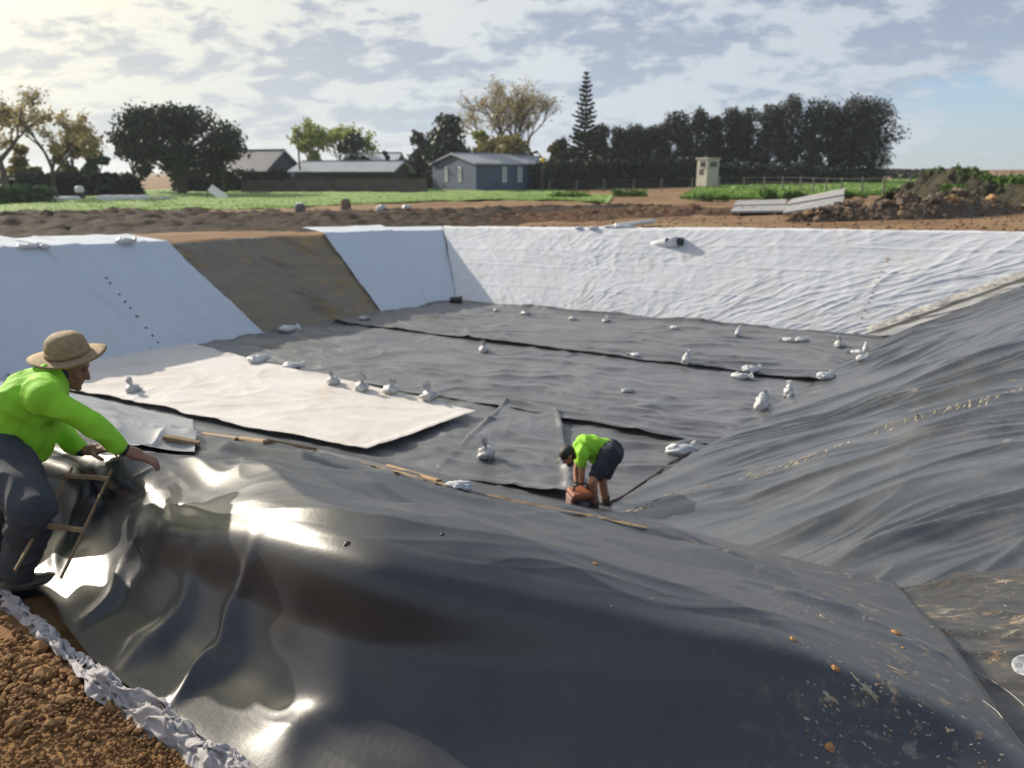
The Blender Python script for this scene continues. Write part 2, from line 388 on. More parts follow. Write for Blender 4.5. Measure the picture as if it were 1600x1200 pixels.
M['paneledge'] = mat('panel_core', (.34, .32, .30), .8)
M['black'] = mat('black_plastic', (.015, .015, .017), .4)
M['pole'] = mat('timber_pole', (.09, .075, .065), .85)
M['lamp'] = mat('lamp_housing', (.70, .50, .14), .35)

# ------------------------------------------------------------------ the excavation
NL = np.array((-10.05, 14.87)); NR = np.array((1.19, 8.73)); FR = np.array((9.17, 18.58)); FL = np.array((-1.74, 24.3))
ZF = -2.05
def unit(v): return v / np.linalg.norm(v)
def outn(a, b):                       # outward normal of edge a->b (pit centre on the other side)
    d = unit(b - a); n = np.array((d[1], -d[0])); c = (NL + NR + FR + FL) / 4
    return n if np.dot(a - c, n) > 0 else -n
nN, nR_, nF, nL_ = outn(NL, NR), outn(NR, FR), outn(FR, FL), outn(FL, NL)
CP = [(-12.3, 16.85, .35), (-9.2, 20.4, .21), (-2.44, 28.0, .0), (6.15, 23.5, .25), (14.7, 19.06, .5), (-2.5, 3.4, 0), (2.0, 2.3, -.02), (0, 0, 0), (-1, 2.3, 0), (5, 4, -.02),
      (-14, 10, .2), (9, 8, .2), (20, 24, .55), (-16, 24, .1), (-8, 34, .0), (10, 40, .25), (30, 45, .5), (-30, 40, 0), (-30, 80, 0), (0, 80, 0), (40, 80, .6), (90, 120, 1.6), (60, 130, 1.2), (0, 160, 0), (-90, 110, 0), (30, -30, 0), (-30, -30, 0), (160, 60, 1.5), (200, 300, 3), (-200, 300, 0), (600, 600, 4), (-600, 600, 0)]
CPa = np.array(CP)
def rimz(x, y):
    x = np.asarray(x, float); y = np.asarray(y, float)
    d2 = (x[..., None] - CPa[:, 0]) ** 2 + (y[..., None] - CPa[:, 1]) ** 2 + .3
    w_ = d2 ** -1.6; return (w_ * CPa[:, 2]).sum(-1) / w_.sum(-1)
def pitz(x, y):
    def dist(a, n): return (x - a[0]) * n[0] + (y - a[1]) * n[1]
    tr_ = np.clip(((x - NR[0]) * (FR - NR)[0] + (y - NR[1]) * (FR - NR)[1]) / np.dot(FR - NR, FR - NR), 0, 1)
    tf = np.clip(((x - FL[0]) * (FR - FL)[0] + (y - FL[1]) * (FR - FL)[1]) / np.dot(FR - FL, FR - FL), 0, 1)
    tl = np.clip(((x - NL[0]) * (FL - NL)[0] + (y - NL[1]) * (FL - NL)[1]) / np.dot(FL - NL, FL - NL), 0, 1)
    z = np.maximum.reduce([0.40 * dist(NL, nN), (.25 + .26 * tr_) * dist(NR, nR_), (.72 + .15 * tf) * dist(FR, nF), (.82 - .10 * tl) * dist(NL, nL_), np.zeros_like(x)])
    return ZF - .12 + z
def groundz(x, y):
    rz = rimz(x, y); z = np.minimum(pitz(x, y), rz)
    return z
def gz(x, y): return float(groundz(np.array([x]), np.array([y]))[0])

def axis_pts(segs):
    out = []
    for a, b, st in segs: out += list(np.arange(a, b, st))
    return np.array(out + [segs[-1][1]])
gx = axis_pts([(-900, -200, 70), (-200, -40, 8), (-40, -16, 1.0), (-16, -3.7, .25), (-3.7, -.3, .035), (-.3, 17, .25), (17, 40, 1.0), (40, 200, 8), (200, 900, 70)])
gy = axis_pts([(-300, -20, 40), (-20, 1, 1.5), (1, 4.1, .035), (4.1, 32, .25), (32, 60, .5), (60, 160, 4), (160, 400, 20), (400, 2600, 200)])
GX, GY = np.meshgrid(gx, gy, indexing='ij')
GZ = groundz(GX, GY); rz_ = rimz(GX, GY)
rough_ = fbm(GX * .9, GY * .9, 4, 11) * .03 * (np.abs(GX) < 45) * (GY < 60)
cl = ((GX > -3.9) & (GX < -.2) & (GY > .9) & (GY < 4.2)).astype(float)
lump = (np.maximum(fbm(GX * 3, GY * 3, 6, 21, .6), -.4)) * .022 + np.maximum(pn(GX * 9, GY * 9, 31), 0) ** 1.5 * .022 * np.clip(.4 + pn(GX * 1.5, GY * 1.5, 35) * 1.5, 0, 1)
lump = lump * np.clip(.55 + .9 * pn(GX * 1.3, GY * 1.3, 37), .12, 1.1)
GZ = GZ + np.where(GZ > rz_ - .02, rough_ * (1 - cl), rough_ * .5) + cl * lump - .01 + np.where((GY > 30) & (GY < 60), fbm(GX * .35, GY * .35, 3, 77) * .05, 0)
ground = grid_obj('ground', np.stack([GX, GY, GZ], -1), M['dirt'], loc=(0, 0, 0)); tag(ground, kind='structure')

# earth slope face where no sheet has been laid yet (left wall)
def lerp(a, b, t): return a + (b - a) * t
def wall_sheet(name, toeA, toeB, rimA, rimB, m, label, cat, extra=.8, off=.03, n=140, k=90, disp=None, group=None, rise=0.0, edge=0.0):
    """sheet running from the toe of a slope up to its rim and a little way over it"""
    toeA, toeB, rimA, rimB = [np.array(q, float) for q in (toeA, toeB, rimA, rimB)]
    s = np.linspace(0, 1, n)[:, None, None]; r = np.linspace(0, 1, k)[None, :, None]
    L = np.linalg.norm(rimA - toeA) + extra; fr = (np.linalg.norm(rimA - toeA)) / L
    toe = lerp(toeA, toeB, s); rim = lerp(rimA, rimB, s)
    rr = np.clip(r / fr, 0, 1); V = lerp(toe, rim, rr)
    over = np.clip((r - fr) * L, 0, None)
    hd = (rim - toe); hd = hd.copy(); hd[..., 2] = 0; hd /= np.linalg.norm(hd, axis=-1, keepdims=True)
    V = V + hd * over
    V[..., 2] += (over * rise * np.ones_like(s))[..., 0]
    V = V + np.array((0, 0, 1)) * off
    # soften the rim edge
    N = grid_normals(V)
    ed_ = unit((toeB - toeA)[:2]); jt = .05 * pn(r[0, :, 0] * L * .9, r[0, :, 0] * 0 + toeA[0], 33) + .02 * pn(r[0, :, 0] * L * 4, r[0, :, 0] * 0 + toeA[1], 34)
    V[..., :2] += jt[None, :, None] * ed_
    S = (s[..., 0] * np.linalg.norm(toeB - toeA)); T = (r[..., 0] * L); S, T = np.broadcast_arrays(S, T)
    d = disp(S, T) if disp is not None else 0
    V = V + N * d[..., None]
    if edge:
        e = np.minimum.reduce([S, S.max() - S]); V[..., 2] += np.exp(-(e / .10) ** 2) * edge
    c = (toeA + toeB) / 2
    o = grid_obj(name, V, m, loc=c); tag(o, label, cat, group); return o, V

def w_geo(seed, amp=.03, fine=1.0):
    def f(S, T):
        wx = S + .35 * fbm(S * .5, T * .6, 2, seed + 50); wy = T + .25 * fbm(S * .5 + 9, T * .5, 2, seed + 60)
        msk = lambda q: np.clip(.35 + 1.3 * pn(S * .28 + q, T * .45 - q, seed + 9), 0, 1)
        a = ridged(wx * 1.9 + wy * 1.1, wy * .40, seed, 3.5) * amp * 1.2 * msk(0)
        b = ridged(wx * 3.0 - wy * 2.4, wy * .9 + wx * .5, seed + 3, 3.5) * amp * .9 * msk(7)
        e = ridged(wx * .5, wy * 3.2, seed + 13, 4) * amp * .6 * msk(13)
        h = sum(np.exp(-((T - c0 - .06 * pn(S * .5, S * 0 + c0, seed)) / .035) ** 2) for c0 in (1.05, 2.15, 3.05)) * amp * .55
        c = fbm(S * .6, T * .6, 3, seed + 5) * amp * 1.2 + fbm(S * 4.5, T * 4.5, 4, seed + 7, .6) * amp * .35 * fine
        return a + b + e + h + c
    return f
def w_smooth(seed, amp=.02):
    return lambda S, T: fbm(S * .5, T * .3, 3, seed) * amp * 1.6 + ridged(S * 1.0 + .2 * pn(S, T, 3), T * .10, seed + 2, 5) * amp * 1.1 + fbm(S * 2.5, T * 2.5, 3, seed + 8) * amp * .15

toe = lambda u, v: PZ(u, v, ZF)
def V3(p2, z): return np.array((p2[0], p2[1], z))
RLn = V3(NL - .0 + nL_ * 3.0, .35); RFL = np.array((-2.44, 28.0, 0.0)); RFR = np.array((15.6, 18.59, .5))
tl = lambda t: V3(lerp(NL, FL, t), ZF)
rl = lambda t: lerp(RLn, RFL, t)
GEO = 'white geotextile sheets lining the slopes'
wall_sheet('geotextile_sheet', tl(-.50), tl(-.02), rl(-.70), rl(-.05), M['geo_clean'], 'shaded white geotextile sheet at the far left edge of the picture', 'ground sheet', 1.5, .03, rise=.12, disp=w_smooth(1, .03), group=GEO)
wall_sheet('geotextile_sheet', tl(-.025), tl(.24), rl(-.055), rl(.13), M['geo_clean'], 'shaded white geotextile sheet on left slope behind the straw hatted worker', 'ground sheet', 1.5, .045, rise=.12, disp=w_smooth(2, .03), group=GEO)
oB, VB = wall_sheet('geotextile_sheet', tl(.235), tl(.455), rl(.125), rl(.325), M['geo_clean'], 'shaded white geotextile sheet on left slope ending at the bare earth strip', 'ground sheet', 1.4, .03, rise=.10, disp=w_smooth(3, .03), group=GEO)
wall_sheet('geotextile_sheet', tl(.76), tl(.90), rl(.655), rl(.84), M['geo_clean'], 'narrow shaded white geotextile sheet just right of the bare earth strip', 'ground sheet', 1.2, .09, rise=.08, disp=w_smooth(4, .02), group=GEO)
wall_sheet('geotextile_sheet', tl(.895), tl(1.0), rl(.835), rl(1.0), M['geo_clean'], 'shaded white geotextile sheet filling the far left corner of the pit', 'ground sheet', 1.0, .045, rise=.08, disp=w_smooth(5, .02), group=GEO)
tf_ = lambda t: V3(lerp(FL, FR, t), ZF)
rf = lambda t: lerp(RFL, RFR, t)
wall_sheet('geotextile_sheet', tf_(-.0), tf_(.475), rf(0), rf(.402), M['geo'], 'sunlit wrinkled white geotextile sheet on far slope left of the black pipe end', 'ground sheet', .9, .085, 260, 130, disp=w_geo(10, .020), group=GEO)
wall_sheet('geotextile_sheet', tf_(.465), tf_(1.03), rf(.395), rf(1.03), M['geo'], 'sunlit wrinkled white geotextile sheet on far slope right of the black pipe end', 'ground sheet', .9, .10, 320, 130, disp=w_geo(20, .021), group=GEO)
# bare earth strip with horizontal cut marks
def w_cut(S, T): return fbm(S * .35, T * 1.6, 5, 40) * .06 + fbm(S * 3, T * 5, 4, 44) * .015
o, _ = wall_sheet('earth_slope', tl(.44), tl(.775), rl(.305), rl(.67), M['earthcut'], None, None, .5, -.02, disp=w_cut); tag(o, kind='structure')
for k_ in ('label', 'category'):
    if k_ in o: del o[k_]

# ---- floor sheets
def floor_w(x, y, seed, amp):
    a_ = R(-28); X = x * math.cos(a_) + y * math.sin(a_); Y = -x * math.sin(a_) + y * math.cos(a_)
    wx = X + .7 * fbm(x * .35, y * .35, 2, seed + 1); wy = Y + .6 * fbm(x * .4 + 5, y * .4, 2, seed + 2)
    r1 = ridged(wx * .45 + wy * .30, wy * 1.35, seed + 3, 2.4) * amp * np.clip(.8 + pn(x * .3 + 2, y * .3, seed + 10), .2, 1.4)
    r2 = ridged(wx * 1.0 - wy * .9, wy * 1.0 + wx * .3, seed + 4, 3) * amp * .75 * np.clip(.5 + pn(x * .3, y * .3, seed + 8), 0, 1)
    r3 = ridged(wx * 1.1, wy * 3.0 + wx * .8, seed + 9, 2.6) * amp * .25
    return r1 + r2 + r3 + fbm(x * .9, y * .9, 3, seed + 6) * amp * .5 + pn(x * 4, y * 4, seed + 7) * amp * .08
def floor_sheet(name, q, m, label, off, seed, amp=.035, n=200, k=120, cat='pond liner', group=None, welt=.02, jag=.03):
    """q: four plan corners A B C D ; A->B along s, A->D along t"""
    A, B, C, D = [np.array(p[:2], float) for p in q]
    s = np.linspace(0, 1, n)[:, None, None]; r = np.linspace(0, 1, k)[None, :, None]
    pl = lerp(lerp(A, B, s), lerp(D, C, s), r)
    L1 = np.linalg.norm(B - A); L2 = np.linalg.norm(D - A)
    S, T = np.broadcast_arrays(s[..., 0] * L1, r[..., 0] * L2)
    e = np.minimum.reduce([S, L1 - S, T, L2 - T])
    jx = fbm(pl[..., 0] * .8, pl[..., 1] * .8, 3, seed + 20) * jag * np.exp(-(e / .5) ** 2)
    pl = pl + jx[..., None]
    x, y = pl[..., 0], pl[..., 1]
    z = ZF + off + np.maximum(floor_w(x, y, seed, amp), -amp * .5) + np.exp(-((e - .05) / .09) ** 2) * welt * np.clip(.8 + pn(x * .7, y * .7, seed), 0, 2)
    V = np.dstack([x, y, z]); c = V.reshape(-1, 3).mean(0); c[2] = ZF
    o = grid_obj(name, V, m, loc=c); tag(o, label, cat, group); return o
FG_ = 'black plastic liner strips on the pit floor'
def fq(s, t): return lerp(lerp(NL, NR, s), lerp(FL, FR, s), t)
floor_sheet('floor_liner', (fq(-.015, .0), fq(1.03, -.02), fq(1.02, .30), fq(0, .36)), M['liner_floor'], 'black liner strip nearest the camera, under the sheet where the orange machine stands', .02, 100, .048, group=FG_)
floor_sheet('floor_liner', (fq(-.01, .27), fq(1.02, .225), fq(1.02, .64), fq(-.01, .66)), M['liner_floor2'], 'wide black liner strip across the middle of the pit floor', .055, 120, .042, 360, 220, group=FG_, welt=.045)
floor_sheet('floor_liner', (fq(-.01, .625), fq(1.02, .59), fq(1.02, 1.005), fq(-.005, 1.0)), M['liner_floor'], 'farthest black liner strip along the foot of the sunlit white slope', .09, 140, .040, 360, 200, group=FG_, welt=.05)
floor_sheet('floor_liner', (toe(672, 752), toe(900, 790), toe(870, 648), toe(795, 632)), M['liner_floor2'], 'short black liner offcut beside the bending worker, laid over the near strip', .105, 160, .042, 160, 130, group=FG_, welt=.035)
floor_sheet('floor_geotextile', (NL + (-.2, .1), (-2.15, 10.55), (-.65, 12.46), (-7.56, 17.75)), M['geo_floor'], 'soiled white geotextile sheet lying flat on the pit floor at left', .125, 180, .021, 320, 180, cat='ground sheet', welt=.02, jag=.08)

# ---- right slope liner
def near_curve():
    pts = [PZ(940, 803, ZF + .08), PZ(1100, 838, -1.62), PZ(1250, 880, -1.18), PZ(1400, 914, -.82), PZ(1620, 876, -.56), PZ(2000, 835, -.08), PZ(2300, 810, .1)]
    return np.array(pts)
def resample(pts, n):
    pts = np.array(pts, float); m = len(pts)
    Pp = np.vstack([2 * pts[0] - pts[1], pts, 2 * pts[-1] - pts[-2]]); t = np.linspace(0, m - 1 - 1e-6, n); i = t.astype(int); f = (t - i)[:, None]
    a, b, c, d = Pp[i], Pp[i + 1], Pp[i + 2], Pp[i + 3]
    return .5 * (2 * b + (c - a) * f + (2 * a - 5 * b + 4 * c - d) * f * f + (3 * b - a - 3 * c + d) * f ** 3)
NK = 330
nc = resample(near_curve(), NK)
fc = np.array([lerp(V3(FR, ZF + .08), RFR, t) for t in np.linspace(0, 1.12, NK)])
fc[:, 2] = np.minimum(fc[:, 2], .52)
q = np.linspace(-.03, 1.0, 620)[:, None, None]
VR = nc[None] * (1 - q) + fc[None] * q
NRm = grid_normals(VR)
Ls = (q[..., 0] * 12.7); Tr = np.linspace(0, 1, NK)[None] * 6.0; LS, TR = np.broadcast_arrays(Ls, Tr)
qq = np.broadcast_to(np.clip(q[..., 0], 0, 1), LS.shape)
xw, yw = VR[..., 0], VR[..., 1]
def w_right(x, y):
    yy = y - .10 * x + .9 * fbm(x * .16, y * .22, 2, 201); xx = x + .6 * fbm(x * .3, y * .4, 2, 202); near_ = np.clip((12 - y) / 8, 0, 1)
    r1 = ridged(xx * .22, yy * 1.25, 203, 2.2) * (.055 + .035 * near_) * np.clip(.7 + pn(x * .25, y * .3, 211), .15, 1.3)
    r2 = ridged(xx * .36 + 3, yy * 2.5, 204, 2.0) * .048 * np.clip(.6 + pn(x * .3 + 4, y * .35, 212), 0, 1.3)
    r3 = ridged(xx * .6 + 7, yy * 5.2, 205, 2.0) * .013 * np.clip(.5 + pn(x * .4, y * .6, 9), 0, 1.2)
    return r1 + r2 + r3 + fbm(x * .35, y * .45, 3, 206) * .05
dR = w_right(xw, yw) * np.clip(.3 + TR * .7, 0, 1) * np.clip((LS + .6) / 1.2, .3, 1)
seam_ = np.exp(-((TR - 2.15 - .12 * pn(LS * .4, LS * 0 + .5, 5)) / .05) ** 2) * .015
VR = VR + NRm * (dR * 1.75)[..., None] + np.array((0, 0, .01))
rs = grid_obj('slope_liner', VR, M['liner_right'], loc=(5, 13, -1)); tag(rs, 'large rippled black liner covering the whole right hand slope', 'pond liner')
# rolled cream edge along the corner and the weathered overlap strip behind it
def ribbon(name, path, wdt, m, label=None, cat=None, n=160, k=9, lift=.02, amp=.02, seed=0, arch=0.0, parent=None, kind=None, jit=.0, side=None, group=None):
    pth = resample(path, n); tan = np.gradient(pth, axis=0); tan /= np.linalg.norm(tan, axis=1, keepdims=True)
    sd_ = np.cross(tan, (0, 0, 1)); sd_ /= np.linalg.norm(sd_, axis=1, keepdims=True)
    if side is not None: sd_ = np.broadcast_to(np.array(side, float), sd_.shape)
    L = np.cumsum(np.r_[0, np.linalg.norm(np.diff(pth, axis=0), axis=1)])
    c = np.linspace(-1, 1, k); wd = wdt * (1 + jit * fbm(L * 3, L * 0 + seed, 3, seed))
    V = pth[:, None] + sd_[:, None] * (c[None, :, None] * wd[:, None, None] / 2)
    x, y = V[..., 0], V[..., 1]
    V[..., 2] += lift + arch * (1 - c[None] ** 2) + amp * fbm(x * 6, y * 6, 3, seed + 1) + (amp * 1.2 * ridged(x * 9 + y * 3, y * 9, seed + 2, 2) if amp > .02 else 0)
    o = grid_obj(name, V, m, parent=parent, loc=pth.mean(0) if parent is None else None); tag(o, label, cat, group, kind); return o
cornerpts = [lerp(V3(FR, ZF + .1), RFR, t) for t in (0.0, .25, .5, .75, 1.0)]
off_l = np.array((-.16, .03, .05))
ribbon('liner_edge_roll', [c + off_l * 1.2 + (0, 0, .03) for i, c in enumerate(cornerpts)], .15, mat('cream_edge', (.72, .66, .54), .6, (.6, .52, .40), 6), 'cream rolled edge where the black slope liner meets the white slope', 'liner edge', lift=.05, amp=.008, arch=.05, seed=3)
ribbon('weathered_overlap', [c + off_l * (2.3 + .1 * i) for i, c in enumerate(cornerpts)], .34, mat('weathered_sheet', (.20, .20, .20), .7, (.38, .36, .33), 3.0, .01, 12), 'weathered grey overlap strip with torn edge in the far right corner', 'liner strip', lift=.09, amp=.03, seed=8, jit=.25)

# ---- the draped foreground liner (control net: ground edge, face, crest, slope, toe)
net = [
 [(-90,885,.03),(-75,850,.12),(-70,790,.30),(-60,700,.43),(-50,672,.38),(-45,640,-.30),(-20,612,-1.2),(0,594,-2.0)],
 [(60,930,.03),(78,890,.06),(88,830,.15),(102,738,.44),(112,703,.40),(120,668,-.25),(130,640,-1.15),(145,624,-2.0)],
 [(104,985,.03),(132,935,.06),(160,868,.10),(180,805,.24),(192,738,.43),(196,700,.0),(200,662,-1.12),(204,637,-2.0)],
 [(150,1042,.03),(180,985,.10),(215,905,.13),(258,822,.40),(266,748,.36),(262,708,-.1),(262,680,-1.1),(262,650,-2.0)],
 [(220,1094,.03),(262,1030,.07),(300,930,.12),(338,834,.47),(352,764,.42),(355,722,-.1),(352,694,-1.1),(352,669,-2.0)],
 [(300,1150,.03),(345,1070,.05),(390,950,.12),(430,850,.54),(445,782,.49),(455,735,-.1),(455,710,-1.1),(450,691,-2.0)],
 [(470,1270,.03),(510,1180,.05),(550,1010,.13),(590,884,.60),(610,815,.50),(620,775,-.15),(625,748,-1.1),(630,730,-2.0)],
 [(700,1400,.03),(720,1290,.05),(755,1080,.13),(790,925,.52),(800,860,.42),(810,822,-.2),(815,792,-1.1),(815,771,-2.0)],
 [(960,1480,.03),(970,1350,.04),(985,1120,.12),(1000,967,.42),(1000,905,.30),(1000,860,-.3),(995,832,-1.15),(985,808,-1.97)],
 [(1260,1520,.03),(1250,1380,.03),(1235,1160,.10),(1220,1012,.32),(1210,960,.16),(1195,918,-.3),(1180,888,-.8),(1165,858,-1.38)],
 [(1560,1540,.02),(1540,1400,.05),(1500,1230,.12),(1450,1100,.15),(1420,1030,-.02),(1400,985,-.3),(1385,948,-.55),(1362,908,-.82)],
 [(1800,1540,.02),(1750,1400,.02),(1680,1290,.03),(1590,1170,.03),(1520,1070,-.08),(1470,1000,-.3),(1430,955,-.55),(1395,914,-.80)],
]
CN = np.array([[PZ(*c) for c in col] for col in net])          # 12 x 8 x 3
for c_ in range(3, 11):                                         # steep face rolling over at the crest and flaring out on the ground
    D_, A_ = CN[c_, 3].copy(), CN[c_, 0]; zD = D_[2]
    CN[c_, 2] = (*lerp(D_[:2], A_[:2], .20), zD * .50); CN[c_, 1] = (*lerp(D_[:2], A_[:2], .48), .03 + zD * .08)
def dense(C, n, k):
    a = np.stack([resample(C[:, j], n) for j in range(C.shape[1])], 1)
    return np.stack([resample(a[i], k) for i in range(n)], 0)
NA, NB = 520, 380
VF = dense(CN, NA, NB)
ii, jj = np.meshgrid(np.linspace(0, len(net) - 1, NA), np.linspace(0, 7, NB), indexing='ij')   # column, row parameters
NF = grid_normals(VF)
x, y = VF[..., 0], VF[..., 1]
d = fbm(x * .7, y * .7, 3, 301) * .035
on_slope = np.clip((jj - 3.3) / 1.0, 0, 1); on_face = 1 - np.clip((jj - 2.6) / .8, 0, 1)
# long soft ripples running along the slope
d += on_slope * (ridged((x * .85 - y * .35) * .45, (y * .9 + x * .45) * 1.15 + .4 * pn(x * .5, y * .5, 302), 303, 2.0) * .095 + ridged((x * .85 - y * .35) * .9, (y * .9 + x * .45) * 2.6, 304, 2.4) * .018)
# tent folds hanging down the face
foldx = ii + .15 * pn(ii * 1.5, jj * 1.2, 305)
for c0, am, wd, jc in ((1.25, .03, .14, 2.2), (2.45, .035, .12, 1.6), (3.55, .05, .20, .8), (4.6, .08, .14, 1.1), (5.7, .05, .22, .5), (7.6, .025, .3, 1.2)):
    d += am * np.exp(-((foldx - c0 - .10 * (jj - jc)) / wd) ** 2) * np.exp(-((jj - jc) / 1.25) ** 2)
cr_ = np.exp(-((jj - 3.1) / 1.0) ** 2) * np.clip((ii - 2.6) / .6, 0, 1) * np.clip((8.5 - ii) / 3, 0, 1)
d += cr_ * .016 * np.sin(x * 6.2 + y * 2.0 + 1.2 * pn(x * 1.1, y * 1.1, 309) + 1.6)
d += .028 * ridged(ii * .30 + .6 * pn(ii * .5, jj * .5, 321), jj * 1.15 - ii * .22 + .5 * pn(ii * .7, jj * .4, 322), 323, 2.4) * np.clip((jj - 3.1) / .9, 0, 1) * np.clip((6.6 - jj) / 1, 0, 1)
d += .008 * ridged(ii * .6, jj * 2.6 - ii * .5 + .6 * pn(ii * .9, jj * .6, 324), 325, 2.4) * np.clip((jj - 3.1) / .9, 0, 1)
d += on_slope * .022 * pn(x * 1.9 + y * .6, y * 1.5, 310)
d += (pn(x * 2.2, y * 2.2, 306) * .010 + pn(x * 5, y * 5, 307) * .0025)
edge_fade = np.clip(np.minimum(jj, 7 - jj) / .6, .15, 1)
edge_fade = edge_fade * np.clip((7 - jj) / 1.6, .08, 1) * np.clip((11.1 - ii) / 2.6, .12, 1)
VF = VF + NF * (d * edge_fade)[..., None] + np.array((0, 0, .03))
fgs = grid_obj('draped_liner', VF, M['liner_near'], loc=(0, 4, 0)); tag(fgs, 'glossy black liner draped over the near bank in the foreground', 'pond liner')
# thin welded seam edge on its right side
edge_path = [VF[-1, j] + (0, 0, .004) for j in range(NB - 1, 20, -40)]
ribbon('seam_edge', edge_path, .005, mat('seam_dark_grey', (.035, .035, .035), .4), lift=.001, amp=.0, parent=fgs, k=5, arch=.002)

# paler satin copy of the left part of the near slope, just above it
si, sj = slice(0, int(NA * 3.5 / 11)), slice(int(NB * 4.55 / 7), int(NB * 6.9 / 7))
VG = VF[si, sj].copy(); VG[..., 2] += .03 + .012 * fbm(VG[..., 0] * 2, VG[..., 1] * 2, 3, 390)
gs_ = grid_obj('pale_slope_layer', VG, M['pale_satin'], loc=(-6, 8, -1)); tag(gs_, 'pale satin layer on the near slope between straw hatted worker and white floor sheet', 'liner sheet')
# ---- muddy liner in the near right corner
cn2 = np.array([[PZ(*c) for c in col] for col in [
 [(1345,925,-.93),(1400,985,-.40),(1500,1150,-.09),(1660,1450,-.07)],
 [(1400,918,-.86),(1470,965,-.48),(1580,1140,-.13),(1740,1450,-.07)],
 [(1500,900,-.72),(1540,955,-.47),(1650,1120,-.14),(1850,1450,-.06)],
 [(1610,880,-.58),(1650,945,-.40),(1740,1100,-.12),(1980,1450,-.05)],
 [(2000,838,-.12),(2050,920,-.12),(2150,1100,-.04),(2300,1450,-.05)]]])
VD = dense(cn2, 200, 160); x, y = VD[..., 0], VD[..., 1]
VD[..., 2] += fbm(x * 1.2, y * 1.2, 4, 401) * .02 + ridged(x * 1.1, y * 2.6 + x, 402, 3) * .03 + .012
dl = grid_obj('muddy_liner', VD, M['liner_dirty'], loc=(2.8, 3.8, -.4)); tag(dl, 'mud smeared black liner in the bottom right corner of the pit', 'pond liner')

def bvh(o):
    me = o.data; return BVHTree.FromPolygons([o.matrix_world @ v.co if False else v.co + o.location for v in me.vertices], [p.vertices[:] for p in me.polygons])
SURF = [bvh(o) for o in COL.objects if o.type == 'MESH' and o.parent is None and o.name != 'ground']
def hit(u, v, dflt=0.0):
    """where a thing seen at this pixel rests"""
    r = Vector(ray(u, v)).normalized(); best = None
    for t in SURF:
        h = t.ray_cast(Vector(CAM), r)
        if h[0] is not None and (best is None or h[3] < best[3]): best = h
    if best is None: return Vector(PZ(u, v, dflt)), Vector((0, 0, 1))
    n = best[1] if best[1].z > 0 else -best[1]
    return best[0], n
def gp(u, v):
    """point on open ground seen at a pixel"""
    z = 0.0
    for _ in range(8): p = PZ(u, v, z); z = gz(p[0], p[1])
    return p

# ------------------------------------------------------------------ soil bank, grass, weeds, rubble and mound
def heap(name, path, widths, heights, m, label=None, cat=None, kind=None, n=200, k=60, rough=.12, freq=1.5, seed=0, skew=0.0, parent=None):
    """long mound along a path; widths / heights per path point"""
    pth = resample(np.array([(p[0], p[1], 0) for p in path]), n); tan = np.gradient(pth, axis=0); tan /= np.linalg.norm(tan, axis=1, keepdims=True) + 1e-9
    sd_ = np.stack([-tan[:, 1], tan[:, 0], 0 * tan[:, 0]], 1)
    wd = np.interp(np.linspace(0, 1, n), np.linspace(0, 1, len(widths)), widths); ht = np.interp(np.linspace(0, 1, n), np.linspace(0, 1, len(heights)), heights)
    c = np.linspace(-1, 1, k); V = pth[:, None] + sd_[:, None] * (c[None, :, None] * wd[:, None, None] / 2)
    x, y = V[..., 0], V[..., 1]; prof = np.clip(1 - np.abs(c + skew * (1 - c * c)) ** 1.7, 0, 1)[None]
    h = ht[:, None] * prof * (1 + .45 * fbm(x * freq * .4, y * freq * .4, 3, seed)) + prof ** .5 * rough * fbm(x * freq * 2, y * freq * 2, 4, seed + 4, .62)
    V[..., 2] = rimz(x, y) + h - .06
    o = grid_obj(name, V, m, loc=V.reshape(-1, 3).mean(0) * (1, 1, 0) if parent is None else None, parent=parent); tag(o, label, cat, None, kind); return o, V
heap('soil_bank', [(-34, 19), (-26, 24.8), (-18, 28.2), (-12, 30.8), (-6, 33.4), (0, 36.5), (8, 41)], [11, 12, 12.5, 12.5, 12, 10, 5], [.80, .66, .55, .46, .40, .34, .15], M['soil_darkened'], kind='structure', rough=.13, seed=501)
heap('soil_bank', [(-3.5, 32.0), (3, 34), (8, 35.5), (14, 34.5)], [3.2, 4.6, 4.6, 2.4], [.16, .30, .30, .06], M['redsoil'], kind='structure', rough=.12, seed=521, freq=2.6, n=150, k=40)

def patch_field(name, near, far, m, lift=.05, n=160, k=40, lump=.08, kind='structure'):
    a = resample(np.array([gp(*q) for q in near]), n); b = resample(np.array([PZ(*q) for q in far]), n)
    t = np.linspace(0, 1, k)[None, :, None] ** 1.6; V = a[:, None] * (1 - t) + b[:, None] * t
    x, y = V[..., 0], V[..., 1]; V[..., 2] = rimz(x, y) + lift + lump * fbm(x * .5, y * .5, 4, 601)
    o = grid_obj(name, V, m, loc=(V.reshape(-1, 3).mean(0) * (1, 1, 0))); tag(o, kind=kind); return o, V
gl, VGL = patch_field('grass_field', [(-40, 345), (90, 337), (170, 334), (260, 330), (420, 326), (600, 318), (760, 314), (860, 314), (950, 318)],
            [(-60, 300, 0), (95, 300, 0), (250, 297, 0), (400, 295, 0), (560, 293, 0), (700, 292, 0), (780, 293, .0), (850, 296, 0), (960, 309, 0)], M['grassg'])
gr, VGR = patch_field('grass_field', [(1062, 311), (1150, 312), (1250, 310), (1350, 306), (1430, 302), (1500, 296)],
            [(1090, 291, .4), (1170, 291, .4), (1260, 290, .5), (1350, 287, .6), (1430, 284, .7), (1500, 281, .8)], M['grassg'], lump=.12)
